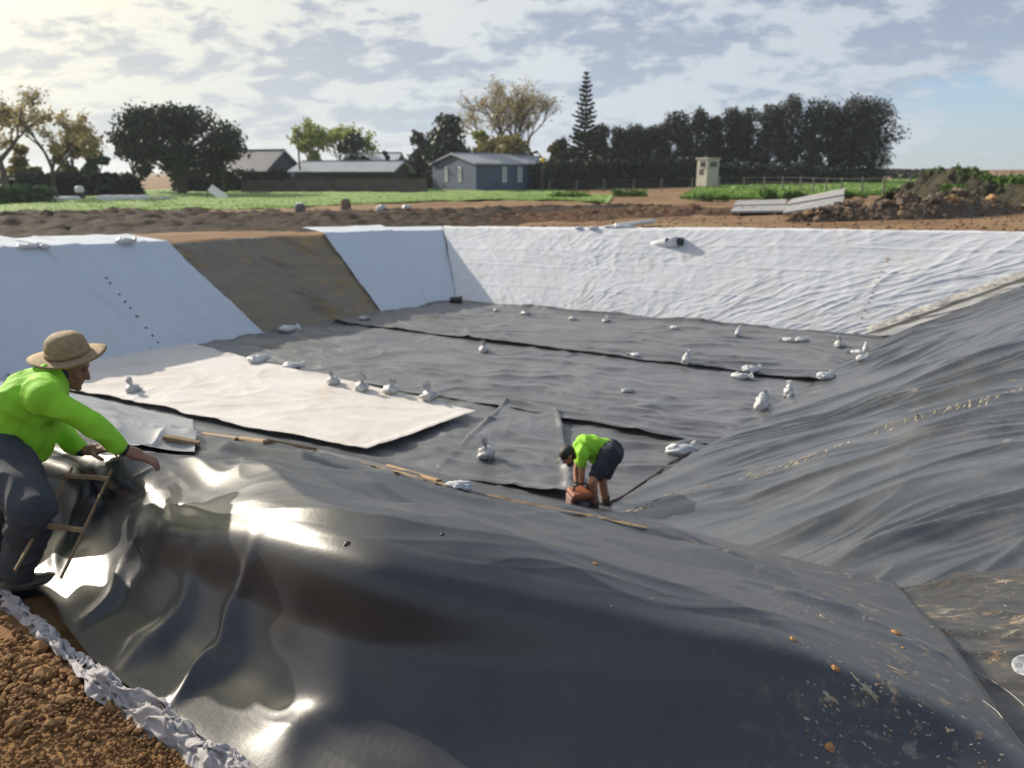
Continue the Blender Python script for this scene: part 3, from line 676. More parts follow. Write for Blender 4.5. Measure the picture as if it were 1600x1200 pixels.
def blades(name, V, n, hgt, m, seed=0, dens=None, kind='stuff'):
    r = np.random.default_rng(seed); a = r.random(n) * (V.shape[0] - 2); b = r.random(n) ** 1.3 * (V.shape[1] - 2)
    i, j = a.astype(int), b.astype(int); fa, fb = (a - i)[:, None], (b - j)[:, None]
    C = V[i, j] * (1 - fa) * (1 - fb) + V[i + 1, j] * fa * (1 - fb) + V[i, j + 1] * (1 - fa) * fb + V[i + 1, j + 1] * fa * fb
    keep = pn(C[:, 0] * .5, C[:, 1] * .5, seed % 7) > (-.35 if dens is None else dens); C = C[keep]; k = len(C)
    H = hgt * (.4 + r.random(k)) * (1 + .8 * np.clip(pn(C[:, 0] * .35, C[:, 1] * .35, 3), 0, 1)); t = r.random(k) * math.pi
    A = np.stack([np.cos(t) * H * .35, np.sin(t) * H * .35, 0 * t], 1); B = np.stack([(r.random(k) - .5) * H * .6, (r.random(k) - .5) * H * .6, H * .6], 1)
    C = C + (0, 0, 1) * (H * .5)[:, None]
    return tag(quads_obj(name, C, A, B, m, loc=tuple(V.reshape(-1, 3).mean(0) * (1, 1, 0))), kind=kind)
blades('grass', VGL, 22000, .06, M['grass'], 3, dens=-.9); blades('grass', VGR, 16000, .16, M['grass'], 5)

def leaf_cloud(centres, radii, n, size, seed=0, flat=.8, shell=.55, up=.3):
    r = np.random.default_rng(seed); centres = np.array(centres, float); radii = np.array(radii, float)
    if radii.ndim == 1: radii = np.stack([radii] * 3, 1)
    vol = radii.prod(1) ** (2 / 3); pick = r.choice(len(centres), n, p=vol / vol.sum())
    d = r.normal(size=(n, 3)); d /= np.linalg.norm(d, axis=1, keepdims=True); rad = (shell + (1 - shell) * r.random(n))[:, None] * (1 + .18 * r.normal(size=(n, 1)))
    C = centres[pick] + d * rad * radii[pick]
    a = r.normal(size=(n, 3)); a /= np.linalg.norm(a, axis=1, keepdims=True); b = np.cross(a, r.normal(size=(n, 3))); b /= np.linalg.norm(b, axis=1, keepdims=True)
    s = (size * (.55 + .9 * r.random(n)))[:, None]
    return C, a * s, b * s * flat
def tree(name, base, height, width, label, leaf='leafdark', clumps=14, n=5200, size=.30, trunk=.22, bare=.18, seed=0, shape='round', group=None, cat='tree', shell=.5, limbs=True, tilt=0, core=0):
    r = random.Random(seed); b = Vector(base); root = empty(name, b, label, cat, group)
    cs = []; rs = []
    for k in range(clumps):
        t = (k + .5) / clumps if shape in ('column', 'cone') else r.random() ** .8
        z = height * (bare + (1 - bare) * (t * .92 + .02)); ang = r.random() * 2 * math.pi
        if shape == 'round': env = math.sin(math.pi * min(1, max(.12, .16 + t * .72))) ; rad = width * .5 * env * r.random() ** .55 * .78; cr = width * (.12 + .10 * r.random())
        elif shape == 'cone': env = 1 - .82 * t; rad = width * .5 * env * r.random() ** .6 * .75; cr = width * (.20 * env + .07)
        elif shape == 'flat': env = .55 + .45 * math.sin(math.pi * t); rad = width * .5 * env * r.random() ** .4 * .85; cr = width * (.10 + .07 * r.random())
        else: env = .62 + .5 * math.sin(math.pi * min(.95, t + .10)); rad = width * .5 * env * r.random() ** .6 * .72; cr = width * (.15 + .13 * r.random())
        cs.append((b.x + rad * math.cos(ang), b.y + rad * math.sin(ang), b.z + min(z, height - cr * .7))); rs.append((cr, cr, cr * (.75 if shape != 'column' else 1.0)))
    tb = MB(); top = height * (.85 if shape != 'round' else .55)
    tb.tube([b + Vector((0, 0, -.2)), b + Vector((tilt * .3, 0, height * .25)), b + Vector((tilt, .1, top))], [trunk * 1.35, trunk, trunk * .3], 8)
    if limbs:
        for (cx, cy, cz), _ in zip(cs, rs):
            h0 = min(top * .95, max(height * .12, (cz - b.z) * r.uniform(.35, .7)))
            p0 = b + Vector((tilt * h0 / top, .05, h0)); mid = p0.lerp(Vector((cx, cy, cz)), .5) + Vector((0, 0, height * .03)); tb.tube([p0, mid, (cx, cy, cz)], [trunk * .42, trunk * .28, trunk * .08], 5, cap=False)
    tb.build('trunk', M['bark'], root, smooth=True)
    C, A, B = leaf_cloud(cs, rs, n, size, seed, shell=shell); quads_obj('crown', C, A, B, M[leaf], root)
    return root
def bare_tree(name, base, height, spread, label, leaf='leafbrown', n_leaf=1800, size=.16, seed=0, group=None, twig=.035, forks=5, stems=1, trunk=.3, low=.12):
    r = random.Random(seed); b = Vector(base); root = empty(name, b, label, 'tree', group); mb = MB(); tips = []
    def grow(p, d, L, rad, lev):
        steps = 3; pts = [p]; q = p
        for _ in range(steps):
            d = (d + Vector((r.uniform(-.18, .18), r.uniform(-.18, .18), r.uniform(-.02, .14)))).normalized(); q = q + d * (L / steps); pts.append(q)
        mb.tube(pts, [rad, rad * .88, rad * .76, rad * .62], 6 if lev < 2 else 3, cap=False)
        if lev >= forks: tips.extend(pts[1:]); return
        for k in range(3 if lev < forks - 1 else 4):
            ax = Vector((r.uniform(-1, 1), r.uniform(-1, 1), r.uniform(-.3, .3))).normalized()
            nd = (Quaternion(ax, r.uniform(.28, .75)) @ d); nd.z = max(nd.z, -.05) + .1
            nd.x *= spread; nd.y *= spread
            grow(pts[-1] if k < 2 else pts[2], nd.normalized(), L * r.uniform(.66, .84), max(rad * .58, twig * .35), lev + 1)
        if lev > 1: tips.append(pts[-1])
    for s_ in range(stems):
        a = s_ * 2.4; grow(b + Vector((.3 * math.cos(a) * (stems > 1), 0, -.1)), Vector((.28 * math.cos(a) * (stems > 1), .1 * math.sin(a), 1)).normalized(), height * .27, trunk, 0)
    mb.build('trunk', M['bark'], root, smooth=True)
    T = np.array([t[:] for t in tips]); rg = np.random.default_rng(seed); k = rg.integers(0, len(T), n_leaf)
    C = T[k] + rg.normal(size=(n_leaf, 3)) * height * .022; a = rg.normal(size=(n_leaf, 3)); a /= np.linalg.norm(a, axis=1, keepdims=True); c2 = np.cross(a, rg.normal(size=(n_leaf, 3))); c2 /= np.linalg.norm(c2, axis=1, keepdims=True)
    s = (size * (.5 + rg.random(n_leaf)))[:, None]; quads_obj('crown', C, a * s, c2 * s, M[leaf], root)
    # scale to the wanted height
    zmax = max(t.z for t in tips) - b.z; f = height / zmax; root.scale = (f, f, f)
    return root
def far(u, y_, z=None):
    p = ray(u, 300); X = p[0] / p[1] * y_; return Vector((X, y_, gz(X, y_) if z is None else z))
def hpx(px, y_): return px * (y_ * .985) / FOC       # metres spanned by so many pixels at this distance

# left side
bare_tree('autumn_tree', far(12, 62), hpx(180, 62), 1.7, 'tall sparse autumn tree with brown leaves at the left edge', n_leaf=2600, size=.085, seed=3, forks=5, trunk=.26)
bare_tree('autumn_tree', far(86, 66), hpx(132, 66), 1.5, 'lower sparse brown tree between the left edge tree and the big dark tree', n_leaf=3200, size=.085, seed=8, forks=5, trunk=.2)
tree('leafy_tree', far(118, 72), hpx(86, 72), hpx(62, 72), 'golden brown leafy tree behind the dark hedge at left', 'leafolive', 10, 2600, .2, seed=12)
tree('leafy_tree', far(156, 78), hpx(62, 78), hpx(56, 78), 'small mid green tree just left of the big dark tree', 'leafmid', 8, 2200, .24, seed=13)
tree('leafy_tree', far(46, 74), hpx(72, 74), hpx(60, 74), 'small tawny tree low behind the sparse autumn trees', 'leafolive', 8, 1800, .22, seed=14)
# the big dark tree is two crowns of one evergreen with sky holes
t_ = tree('evergreen_tree', far(285, 75), hpx(128, 75), hpx(190, 75), 'largest dark spreading evergreen tree left of the houses', 'leafdark', 34, 15000, .17, trunk=.38, bare=.30, seed=21, shape='flat', shell=.3)
tree('evergreen_tree', far(212, 82), hpx(80, 82), hpx(60, 82), 'dark rounded tree under the left side of the big evergreen', 'leafdark2', 8, 3000, .25, seed=22)
tree('evergreen_tree', far(352, 82), hpx(88, 82), hpx(64, 82), 'dark rounded tree under the right side of the big evergreen', 'leafdark', 9, 3600, .25, seed=23)
# long dark hedge / scrub behind
def hedge(name, p0, p1, h, d_, leaf, label, n, seed, size=.22, h1=None):
    p0, p1 = Vector(p0), Vector(p1); L = (p1 - p0).length; k = int(L / (d_ * .55)) + 2; cs = []; rs = []; r = random.Random(seed)
    for i in range(k):
        t = i / (k - 1); hh = h + ((h1 if h1 is not None else h) - h) * t
        for zf in (.22, .5, .78): p = p0.lerp(p1, t); cs.append((p.x, p.y + r.uniform(-.2, .2), p.z + hh * zf + r.uniform(-.05, .05) * hh)); rs.append((d_ * .62, d_ * .5, hh * .27))
    root = empty(name, p0.lerp(p1, .5), label, 'hedge')
    st = MB()
    for i in range(0, k, 2): p = p0.lerp(p1, i / (k - 1)); st.tube([p + Vector((0, 0, -.1)), p + Vector((0, 0, h * .6))], [.06, .03], 5)
    tag(st.build('stems', M['bark'], root), kind='stuff')
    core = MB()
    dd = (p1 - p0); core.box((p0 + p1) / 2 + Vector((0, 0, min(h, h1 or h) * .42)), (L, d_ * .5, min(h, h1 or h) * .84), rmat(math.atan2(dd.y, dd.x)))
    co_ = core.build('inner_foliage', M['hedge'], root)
    C, A, B = leaf_cloud(cs, rs, n, size, seed, shell=.55); quads_obj('foliage', C, A, B, M[leaf], root); return root
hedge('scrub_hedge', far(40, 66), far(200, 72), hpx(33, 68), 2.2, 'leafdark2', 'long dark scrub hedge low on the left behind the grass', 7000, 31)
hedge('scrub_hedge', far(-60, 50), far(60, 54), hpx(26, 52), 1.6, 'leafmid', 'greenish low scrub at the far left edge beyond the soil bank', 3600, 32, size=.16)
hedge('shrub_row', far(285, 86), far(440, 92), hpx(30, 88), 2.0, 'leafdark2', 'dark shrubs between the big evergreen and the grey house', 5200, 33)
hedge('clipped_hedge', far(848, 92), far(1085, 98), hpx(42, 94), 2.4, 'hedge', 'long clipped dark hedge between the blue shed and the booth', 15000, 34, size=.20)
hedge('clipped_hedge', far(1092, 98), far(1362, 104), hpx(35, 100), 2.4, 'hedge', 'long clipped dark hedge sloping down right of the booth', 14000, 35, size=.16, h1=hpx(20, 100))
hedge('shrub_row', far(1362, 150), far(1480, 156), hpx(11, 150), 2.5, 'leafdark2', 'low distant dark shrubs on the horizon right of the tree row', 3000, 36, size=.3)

# middle trees
bare_tree('spring_tree', far(522, 105), hpx(100, 105), 1.25, 'pale yellow green spring tree rising behind the houses', 'leafyellow', 3000, .16, seed=41, forks=5, trunk=.25, stems=2)
tree('leafy_tree', far(487, 100), hpx(72, 100), hpx(42, 100), 'small bright yellow green tree beside the utility pole', 'leafyellow', 9, 1900, .22, seed=42)
tree('evergreen_tree', far(560, 96), hpx(80, 96), hpx(58, 96), 'small round dark evergreen above the white house roof', 'leafdark', 9, 3600, .22, seed=43, bare=.45, trunk=.3)
tree('conifer', far(605, 100), hpx(58, 100), hpx(26, 100), 'tiny pointed dark conifer behind the white roof', 'leafdark', 7, 1200, .2, seed=44, shape='cone')
tree('conifer', far(700, 98), hpx(110, 98), hpx(128, 98), 'broad pointed dark conifer directly behind the blue shed', 'leafdark', 22, 8500, .25, seed=45, shape='cone', trunk=.35, bare=.05)
tree('conifer', far(657, 102), hpx(84, 102), hpx(84, 102), 'shorter dark conifer left of the one behind the blue shed', 'leafdark2', 12, 4200, .25, seed=46, shape='cone', bare=.05)
bare_tree('autumn_tree', far(792, 112), hpx(158, 112), 1.05, 'tall bare tree with pale brown twigs behind the blue shed', 'leafbrown', 5200, .11, seed=52, forks=5, trunk=.34, stems=3)
tree('leafy_tree', far(752, 104), hpx(84, 104), hpx(40, 104), 'small yellow green tree left of the tall bare tree', 'leafyellow', 7, 900, .22, seed=53)
tree('leafy_tree', far(792, 100), hpx(76, 100), hpx(110, 100), 'broad olive brown tree just over the roof of the blue shed', 'leafolive', 18, 7000, .24, seed=54, bare=.1)
tree('leafy_tree', far(905, 104), hpx(86, 104), hpx(56, 104), 'dull olive tree beneath the tall tiered pine', 'leafdark', 12, 3600, .25, seed=55, bare=.1)
tree('leafy_tree', far(866, 106), hpx(60, 106), hpx(40, 106), 'dull dark tree left of the tiered pine above the hedge', 'leafolive', 8, 2400, .25, seed=56, bare=.1)
# Norfolk-type pine in tiers
def tiered_pine(base, height, width, label):
    b = Vector(base); root = empty('tiered_pine', b, label, 'tree'); mb = MB(); mb.tube([b + Vector((0, 0, -.2)), b + Vector((0, 0, height))], [.28, .03], 7); mb.build('trunk', M['bark'], root, smooth=True)
    r = np.random.default_rng(5); br = MB(); C = []; A = []; B = []
    tiers = 22
    for k in range(tiers):
        t = k / (tiers - 1); z = height * (.16 + .80 * t); L = width * .5 * (1 - t) ** .85 * (1 + .12 * r.normal()) + .12
        nb = 8
        for q_ in range(nb):
            a = 2 * math.pi * (q_ + .37 * k) / nb + r.normal() * .12; d_ = np.array((math.cos(a), math.sin(a), .30)); p0 = np.array(b) + (0, 0, z); Lb = L * r.uniform(.8, 1.1)
            br.tube([p0, p0 + d_ * Lb * .6, p0 + d_ * Lb + (0, 0, Lb * .15)], [.05, .04, .015], 3, cap=False)
            m_ = max(4, int(Lb * 12))
            for w_ in range(m_):
                f = r.uniform(.15, 1.02); C.append(p0 + d_ * Lb * f + (0, 0, .08 * f * Lb) + r.normal(size=3) * .06); A.append(d_ * .22 + r.normal(size=3) * .05); s_ = np.cross(d_, (0, 0, 1)); B.append(s_ * r.choice((-1, 1)) * .09 + (0, 0, .10))
    tag(br.build('branches', M['bark'], root), kind='stuff'); quads_obj('crown', np.array(C), np.array(A), np.array(B), M['leafdark'], root); return root
tiered_pine(far(912, 100), hpx(170, 100), hpx(56, 100), 'tall narrow tiered pine rising above all other trees')

# windbreak row, leaning away to the right
ROW = [(873, 118, 70, 20), (938, 116, 90, 26), (962, 117, 86, 24), (985, 116, 88, 26), (1008, 116, 86, 28), (1030, 115, 90, 26), (1056, 115, 106, 34), (1084, 114, 112, 34), (1112, 114, 100, 30), (1138, 113, 110, 34), (1165, 112, 112, 36), (1196, 110, 118, 40), (1228, 108, 128, 42), (1262, 107, 122, 42), (1294, 106, 116, 38), (1326, 105, 128, 44), (1358, 104, 124, 50)]
RL = ['lone dark tree at the left end of the windbreak, left of the tiered pine', 'first windbreak tree right of the tiered pine', 'second windbreak tree right of the tiered pine', 'third windbreak tree right of the tiered pine', 'fourth windbreak tree right of the tiered pine', 'fifth windbreak tree right of the tiered pine',
      'windbreak tree just left of the grey booth', 'windbreak tree standing directly behind the grey booth', 'windbreak tree just right of the grey booth', 'second windbreak tree right of the grey booth', 'seventh windbreak tree from its right end', 'sixth windbreak tree from its right end', 'fifth and tallest windbreak tree from its right end', 'fourth windbreak tree from its right end', 'third windbreak tree from its right end', 'next to last windbreak tree at the right end', 'last broad windbreak tree at the right end of the row']
for k, (u, yy, hp, wp) in enumerate(ROW):
    tree('windbreak_tree', far(u, yy), hpx(hp * .97, yy), hpx(wp * 1.5, yy), RL[k], 'leafpop', 32, 7200, .14, seed=70 + k, shape='column', bare=.10 if k % 3 else .20, trunk=.2, group='trees of the dark windbreak row', tilt=random.uniform(-.4, .4), shell=.45)
hedge('shrub_row', far(935, 112), far(1365, 101), hpx(26, 108), 1.6, 'leafpop', 'dark undergrowth between the trunks of the windbreak row', 9000, 37, size=.24, h1=hpx(16, 104))

# weeds on the grass edge right (countable clumps)
WL = [(985, 297, 44, 16, 'low dark green weed clump on the dirt left of the booth'), (1110, 296, 50, 16, 'bright green weed clump at the left end of the right grass strip'), (1205, 292, 34, 22, 'upright weed clump left of centre on the right grass strip'), (1242, 292, 30, 18, 'weed clump near the fence post on the right grass strip'), (1330, 292, 46, 14, 'weed clump on the right grass strip above the pale panels'),
      (880, 305, 60, 12, 'dark green weed clump at the foot of the hedge beside the blue shed'), (1590, 280, 40, 20, 'bright weed clump at the right edge of the picture'), (1500, 292, 40, 12, 'weed clump growing on the side of the dark mound')]
for k, (u, v, wp, hp, lb) in enumerate(WL):
    yy = 50 if u > 1000 else 60
    if u > 1480: yy = 34
    b = PY(u, v + hp * .45, yy); root = empty('weed_clump', (b[0], b[1], gz(b[0], b[1]) if u < 1480 else b[2]), lb, 'weeds', 'weed clumps beyond the pit')
    W_ = hpx(wp, yy); H_ = hpx(hp, yy); r = np.random.default_rng(k); cs = [(b[0] + r.uniform(-.5, .5) * W_, b[1] + r.uniform(-.3, .3) * W_, root.location.z + H_ * .35 * r.uniform(.7, 1.2)) for _ in range(7)]
    C, A, B = leaf_cloud(cs, [(W_ * .22, W_ * .2, H_ * .45)] * 7, 900, .08 * yy / 50, k + 90, shell=.1); o = quads_obj('foliage', C, A, B, M['weed'], root)
    mb = MB()
    for c in cs: mb.tube([(c[0], c[1], root.location.z - .1), c], [.02, .01], 4)
    tag(mb.build('stems', M['bark'], root), kind='stuff')

# dark mound with grass on top at the right
mp = [gp(1395, 318)[:2], gp(1450, 316)[:2], gp(1510, 320)[:2], gp(1580, 322)[:2], gp(1680, 326)[:2], gp(1800, 330)[:2]]
mo, VM = heap('earth_mound', mp, [3.0, 5.5, 6.5, 6.0, 5.5, 4], [.5, 1.45, 1.50, 1.25, 1.35, .8], dirt_mat('mound_soil', (.042, .040, .026), (.032, .034, .022), (.055, .065, .028), 1.2), 'dark earth mound with patches of grass behind the rubble at right', 'mound', rough=.22, freq=1.3, seed=551, n=200, k=90)
del mo['category']; del mo['label']; mo['kind'] = 'structure'
g_ = blades('mound_grass', VM[:, 30:86], 7000, .11, M['weed'], 9, dens=.12)

# rubble heap of clods and rocks
hp_ = [gp(u, v)[:2] for u, v in ((1235, 346), (1310, 343), (1390, 341), (1470, 338), (1540, 333), (1590, 330))]
rub = empty('rubble_heap', (*hp_[2], gz(*hp_[2])), 'long heap of brown clods and rocks at the right beyond the pit', 'rubble heap')
_, VH = heap('heap_core', hp_, [.9, 1.9, 2.4, 2.6, 2.2, 1.0], [.15, .52, .62, .72, .5, .1], M['rockd'], parent=rub, rough=.16, freq=3.2, seed=561, n=220, k=60)
protos = []
for k in range(6): mb = MB(); mb.blob((0, 0, 0), (1, .85, .72), 2, .42, k * 3 + 1, freq=1.3); me_o = mb.build('rock', M['rock']); protos.append(me_o.data); bpy.data.objects.remove(me_o)
pm2 = [];
for k, d_ in enumerate(protos):
    for nm in ('rocky', 'rockd'):
        c = d_.copy(); c.materials[0] = M[nm]; pm2.append(c)
r = random.Random(4)
for k in range(240):
    i = r.randrange(4, 216); j = int(min(56, max(3, r.gauss(26, 13)))); p = VH[i, j]
    big = r.random() < .22; s = r.uniform(.13, .26) if big else r.uniform(.06, .13)
    q = r.random(); me = protos[k % 6] if q < .58 else pm2[(k % 6) * 2 + (0 if q < .72 else 1)]
    o = bpy.data.objects.new('rock', me); COL.objects.link(o); o.parent = rub
    o.location = Vector(p) - rub.location + Vector((0, 0, s * .15)); o.scale = (s * r.uniform(.8, 1.3), s, s * r.uniform(.6, .95)); o.rotation_euler = (r.uniform(-.5, .5), r.uniform(-.5, .5), r.uniform(0, 6.3))
mb = MB()
for k in range(900):
    i = r.randrange(2, 218); j = int(min(58, max(1, r.gauss(24, 16)))); p = VH[i, j]; s = r.uniform(.02, .055); mb.blob(p + np.array((r.uniform(-.1, .1), r.uniform(-.3, .15), s * .3)), (s * 1.2, s, s * .8), 0, .0, k)
tag(mb.build('small_clods', M['rock'], rub), kind='stuff')
# loose stones on the open dirt and rough clods near the far edge
mb = MB()
for k in range(900):
    u = r.uniform(560, 1600); v = r.uniform(330, 362); p = gp(u, v); s = r.uniform(.012, .05) * (1.6 if r.random() < .1 else 1); mb.blob((p[0], p[1], gz(p[0], p[1]) + s * .3), (s * 1.2, s, s * .75), 0, 0, k)
tag(mb.build('scattered_clods', M['rock'], loc=(0, 30, 0)), kind='stuff')

# near dirt clods
mb = MB(); r = random.Random(9)
for k in range(4200):
    t = r.random(); u = r.uniform(-120, 380); vmin = 955 + max(0, u) * .80; v = r.uniform(vmin, 1300)
    if u < 0: v = r.uniform(930, 1300)
    p = PZ(u, v, .02); s = r.uniform(.003, .011) * (1.2 + .8 * float(pn(p[0] * 1.6, p[1] * 1.6, 88))) * (2.6 if r.random() < .06 else 1); mb.blob((p[0], p[1], .0 + r.uniform(0, .02)), (s * 1.2, s, s * .8), 1, .35, k * .37, rmat(r.uniform(0, 6)), 1.6)
tag(mb.build('loose_clods', M['dirt_near'], loc=(-1.8, 2.6, 0)), kind='stuff')
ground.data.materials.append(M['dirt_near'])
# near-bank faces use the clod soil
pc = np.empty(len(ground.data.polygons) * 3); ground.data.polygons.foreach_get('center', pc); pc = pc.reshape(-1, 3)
mi = ((pc[:, 0] > -6) & (pc[:, 0] < 1.5) & (pc[:, 1] < 5) & (pc[:, 1] > -2)).astype(np.int32); ground.data.materials.append(M['soil_darkened']); mi[(np.abs(pc[:, 0]) < 40) & (pc[:, 1] < .6 + .25 * np.sin(pc[:, 0] * 2))] = 2  # unseen ground behind the camera, darkened so the liner reflects dark
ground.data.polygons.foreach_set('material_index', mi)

# crumpled geotextile along the lower edge of the draped liner
pth = [PZ(*q) for q in ((-70, 880, .04), (5, 930, .04), (60, 978, .04), (120, 1030, .04), (180, 1082, .05), (245, 1118, .05), (310, 1165, .05), (370, 1215, .05), (450, 1290, .04))]
ra = np.array(pth); n_, k_ = 420, 60; pr = resample(ra, n_); tan = np.gradient(pr, axis=0); tan /= np.linalg.norm(tan, axis=1, keepdims=True); sd2 = np.stack([tan[:, 1], -tan[:, 0], 0 * tan[:, 0]], 1)
L = np.cumsum(np.r_[0, np.linalg.norm(np.diff(pr, axis=0), axis=1)]); c = np.linspace(-1, 1, k_); wd = .058 * (1 + .35 * fbm(L * 3, L * 0, 2, 701)) * np.interp(np.arange(n_), [0, n_ * .25, n_ * .36, n_ * .45, n_ * .52, n_ * .62, n_ * .68, n_], [.55, .5, .30, .95, .45, 1.15, .7, 1.1])
V = pr[:, None] + sd2[:, None] * (c[None, :, None] * wd[:, None, None]); LL, CC = np.broadcast_arrays(L[:, None], c[None]); xx, yy = V[..., 0], V[..., 1]
amp = np.interp(L, [0, L[-1] * .3, L[-1] * .5, L[-1]], [.005, .010, .024, .028])[:, None]
dz = amp * (ridged(LL * 6 + 2.2 * pn(LL * 2.3, CC * 1.7, 71), CC * 1.3 + LL * 3.1, 702, 1.0) * 1.1 + ridged(LL * 13 + 3 * pn(LL * 3, CC, 77), CC * 2.6 - LL * 5, 703, 1.3) * .5 + fbm(LL * 4, CC * 1.0, 2, 704) * 1.0) + .02
V[..., 2] += dz * (1 - CC ** 4) - .012 - .13 * np.clip(-pn(LL * 2.6, CC * .5, 709) - .02, 0, 1); V[..., 0] += .03 * pn(LL * 13, CC * 4, 705) * (1 - CC ** 2); V[..., 1] += .03 * pn(LL * 11, CC * 5, 706)
rg_ = grid_obj('crumpled_geotextile', V, M['rag'], loc=(-1.8, 2.9, 0)); tag(rg_, 'crumpled white geotextile bunched along the lower edge of the glossy liner', 'ground sheet')

# ------------------------------------------------------------------ sandbags
def ears(mb, c, d, h, wid, seed):
    """gathered plastic fan above the tie"""
    c = Vector(c); d = Vector(d).normalized(); sx = d.orthogonal().normalized(); sy = d.cross(sx); r = random.Random(seed); n = 22; vs = []; fs = []
    prof = [(0, .55), (.10, .28), (.22, .34), (.45, .75), (.72, 1.0), (1.0, .95)]
    for i, (t, q) in enumerate(prof):
        for k in range(n):
            a = 2 * math.pi * k / n; rr_ = wid * q * (1 + r.uniform(-.35, .35) * min(1, t * 2) + .25 * math.sin(a * 3 + seed) * t); sq = .55 if t > .3 else .9
            vs.append(c + d * (h * t * (1 + (r.uniform(-.35, .1) if t > .9 else 0))) + sx * (math.cos(a) * rr_) + sy * (math.sin(a) * rr_ * sq))
    for i in range(len(prof) - 1):
        for k in range(n): fs.append((i*n+k, i*n+(k+1) % n, (i+1)*n+(k+1) % n, (i+1)*n+k))
    vs.append(c + d * h * .55); m_ = len(vs) - 1; b0 = (len(prof) - 1) * n
    for k in range(n): fs.append((b0 + k, b0 + (k + 1) % n, m_))
    fs.append(tuple(range(n - 1, -1, -1))); mb.add(vs, fs)
def bag_proto(kind, seed):
    root = empty('sandbag', (0, 0, 0), 'white plastic sandbag', 'sandbag', 'sandbags weighing down the liner'); mb = MB(); nk = MB()
    if kind == 'flat':
        mb.blob((0, 0, .06), (.19, .13, .075), 3, .38, seed, freq=1.4); mb.blob((-.09, .03, .07), (.10, .09, .07), 3, .3, seed + 2, freq=1.6); ears(nk, (.15, 0, .075), (1, .2, .25), .15, .075, seed); sm, nm = 'bag', 'bag'
    elif kind == 'up':
        mb.blob((0, 0, .075), (.15, .12, .095), 3, .34, seed, freq=1.4); ears(nk, (0, 0, .13), (-.25, .1, 1), .24, .085, seed); sm, nm = 'bagdirty', 'bagclear'
    elif kind == 'tall':
        mb.blob((0, 0, .12), (.12, .10, .15), 3, .38, seed, freq=1.4); mb.blob((.02, 0, .24), (.075, .06, .10), 3, .35, seed + 3, freq=1.6); ears(nk, (.03, 0, .28), (.25, 0, 1), .15, .07, seed); sm, nm = 'bag', 'bag'
    else:
        mb.blob((0, 0, .055), (.17, .13, .07), 3, .36, seed, freq=1.5); ears(nk, (0, 0, .09), (.2, 0, 1), .13, .055, seed); sm, nm = 'bagdirty', 'bagclear'
    mb.build('sack', M[sm], root, True); nk.build('tied_neck', M[nm], root, False)
    for o in root.children:
        me = o.data; co = np.empty(len(me.vertices) * 3); me.vertices.foreach_get('co', co); co = co.reshape(-1, 3)
        dn = ridged(co[:, 0] * 9 + co[:, 2] * 8 + seed, co[:, 1] * 10 - co[:, 2] * 6, 9, 1.6) * .028 if o.name.startswith('sack') else 0 * co[:, 0]; ctr = co.mean(0); dd = co - ctr; dd /= np.linalg.norm(dd, axis=1, keepdims=True) + 1e-6; co += dd * dn[:, None]
        co[:, 2] = np.maximum(co[:, 2], -.004); me.vertices.foreach_set('co', co.ravel()); me.update()
    return root
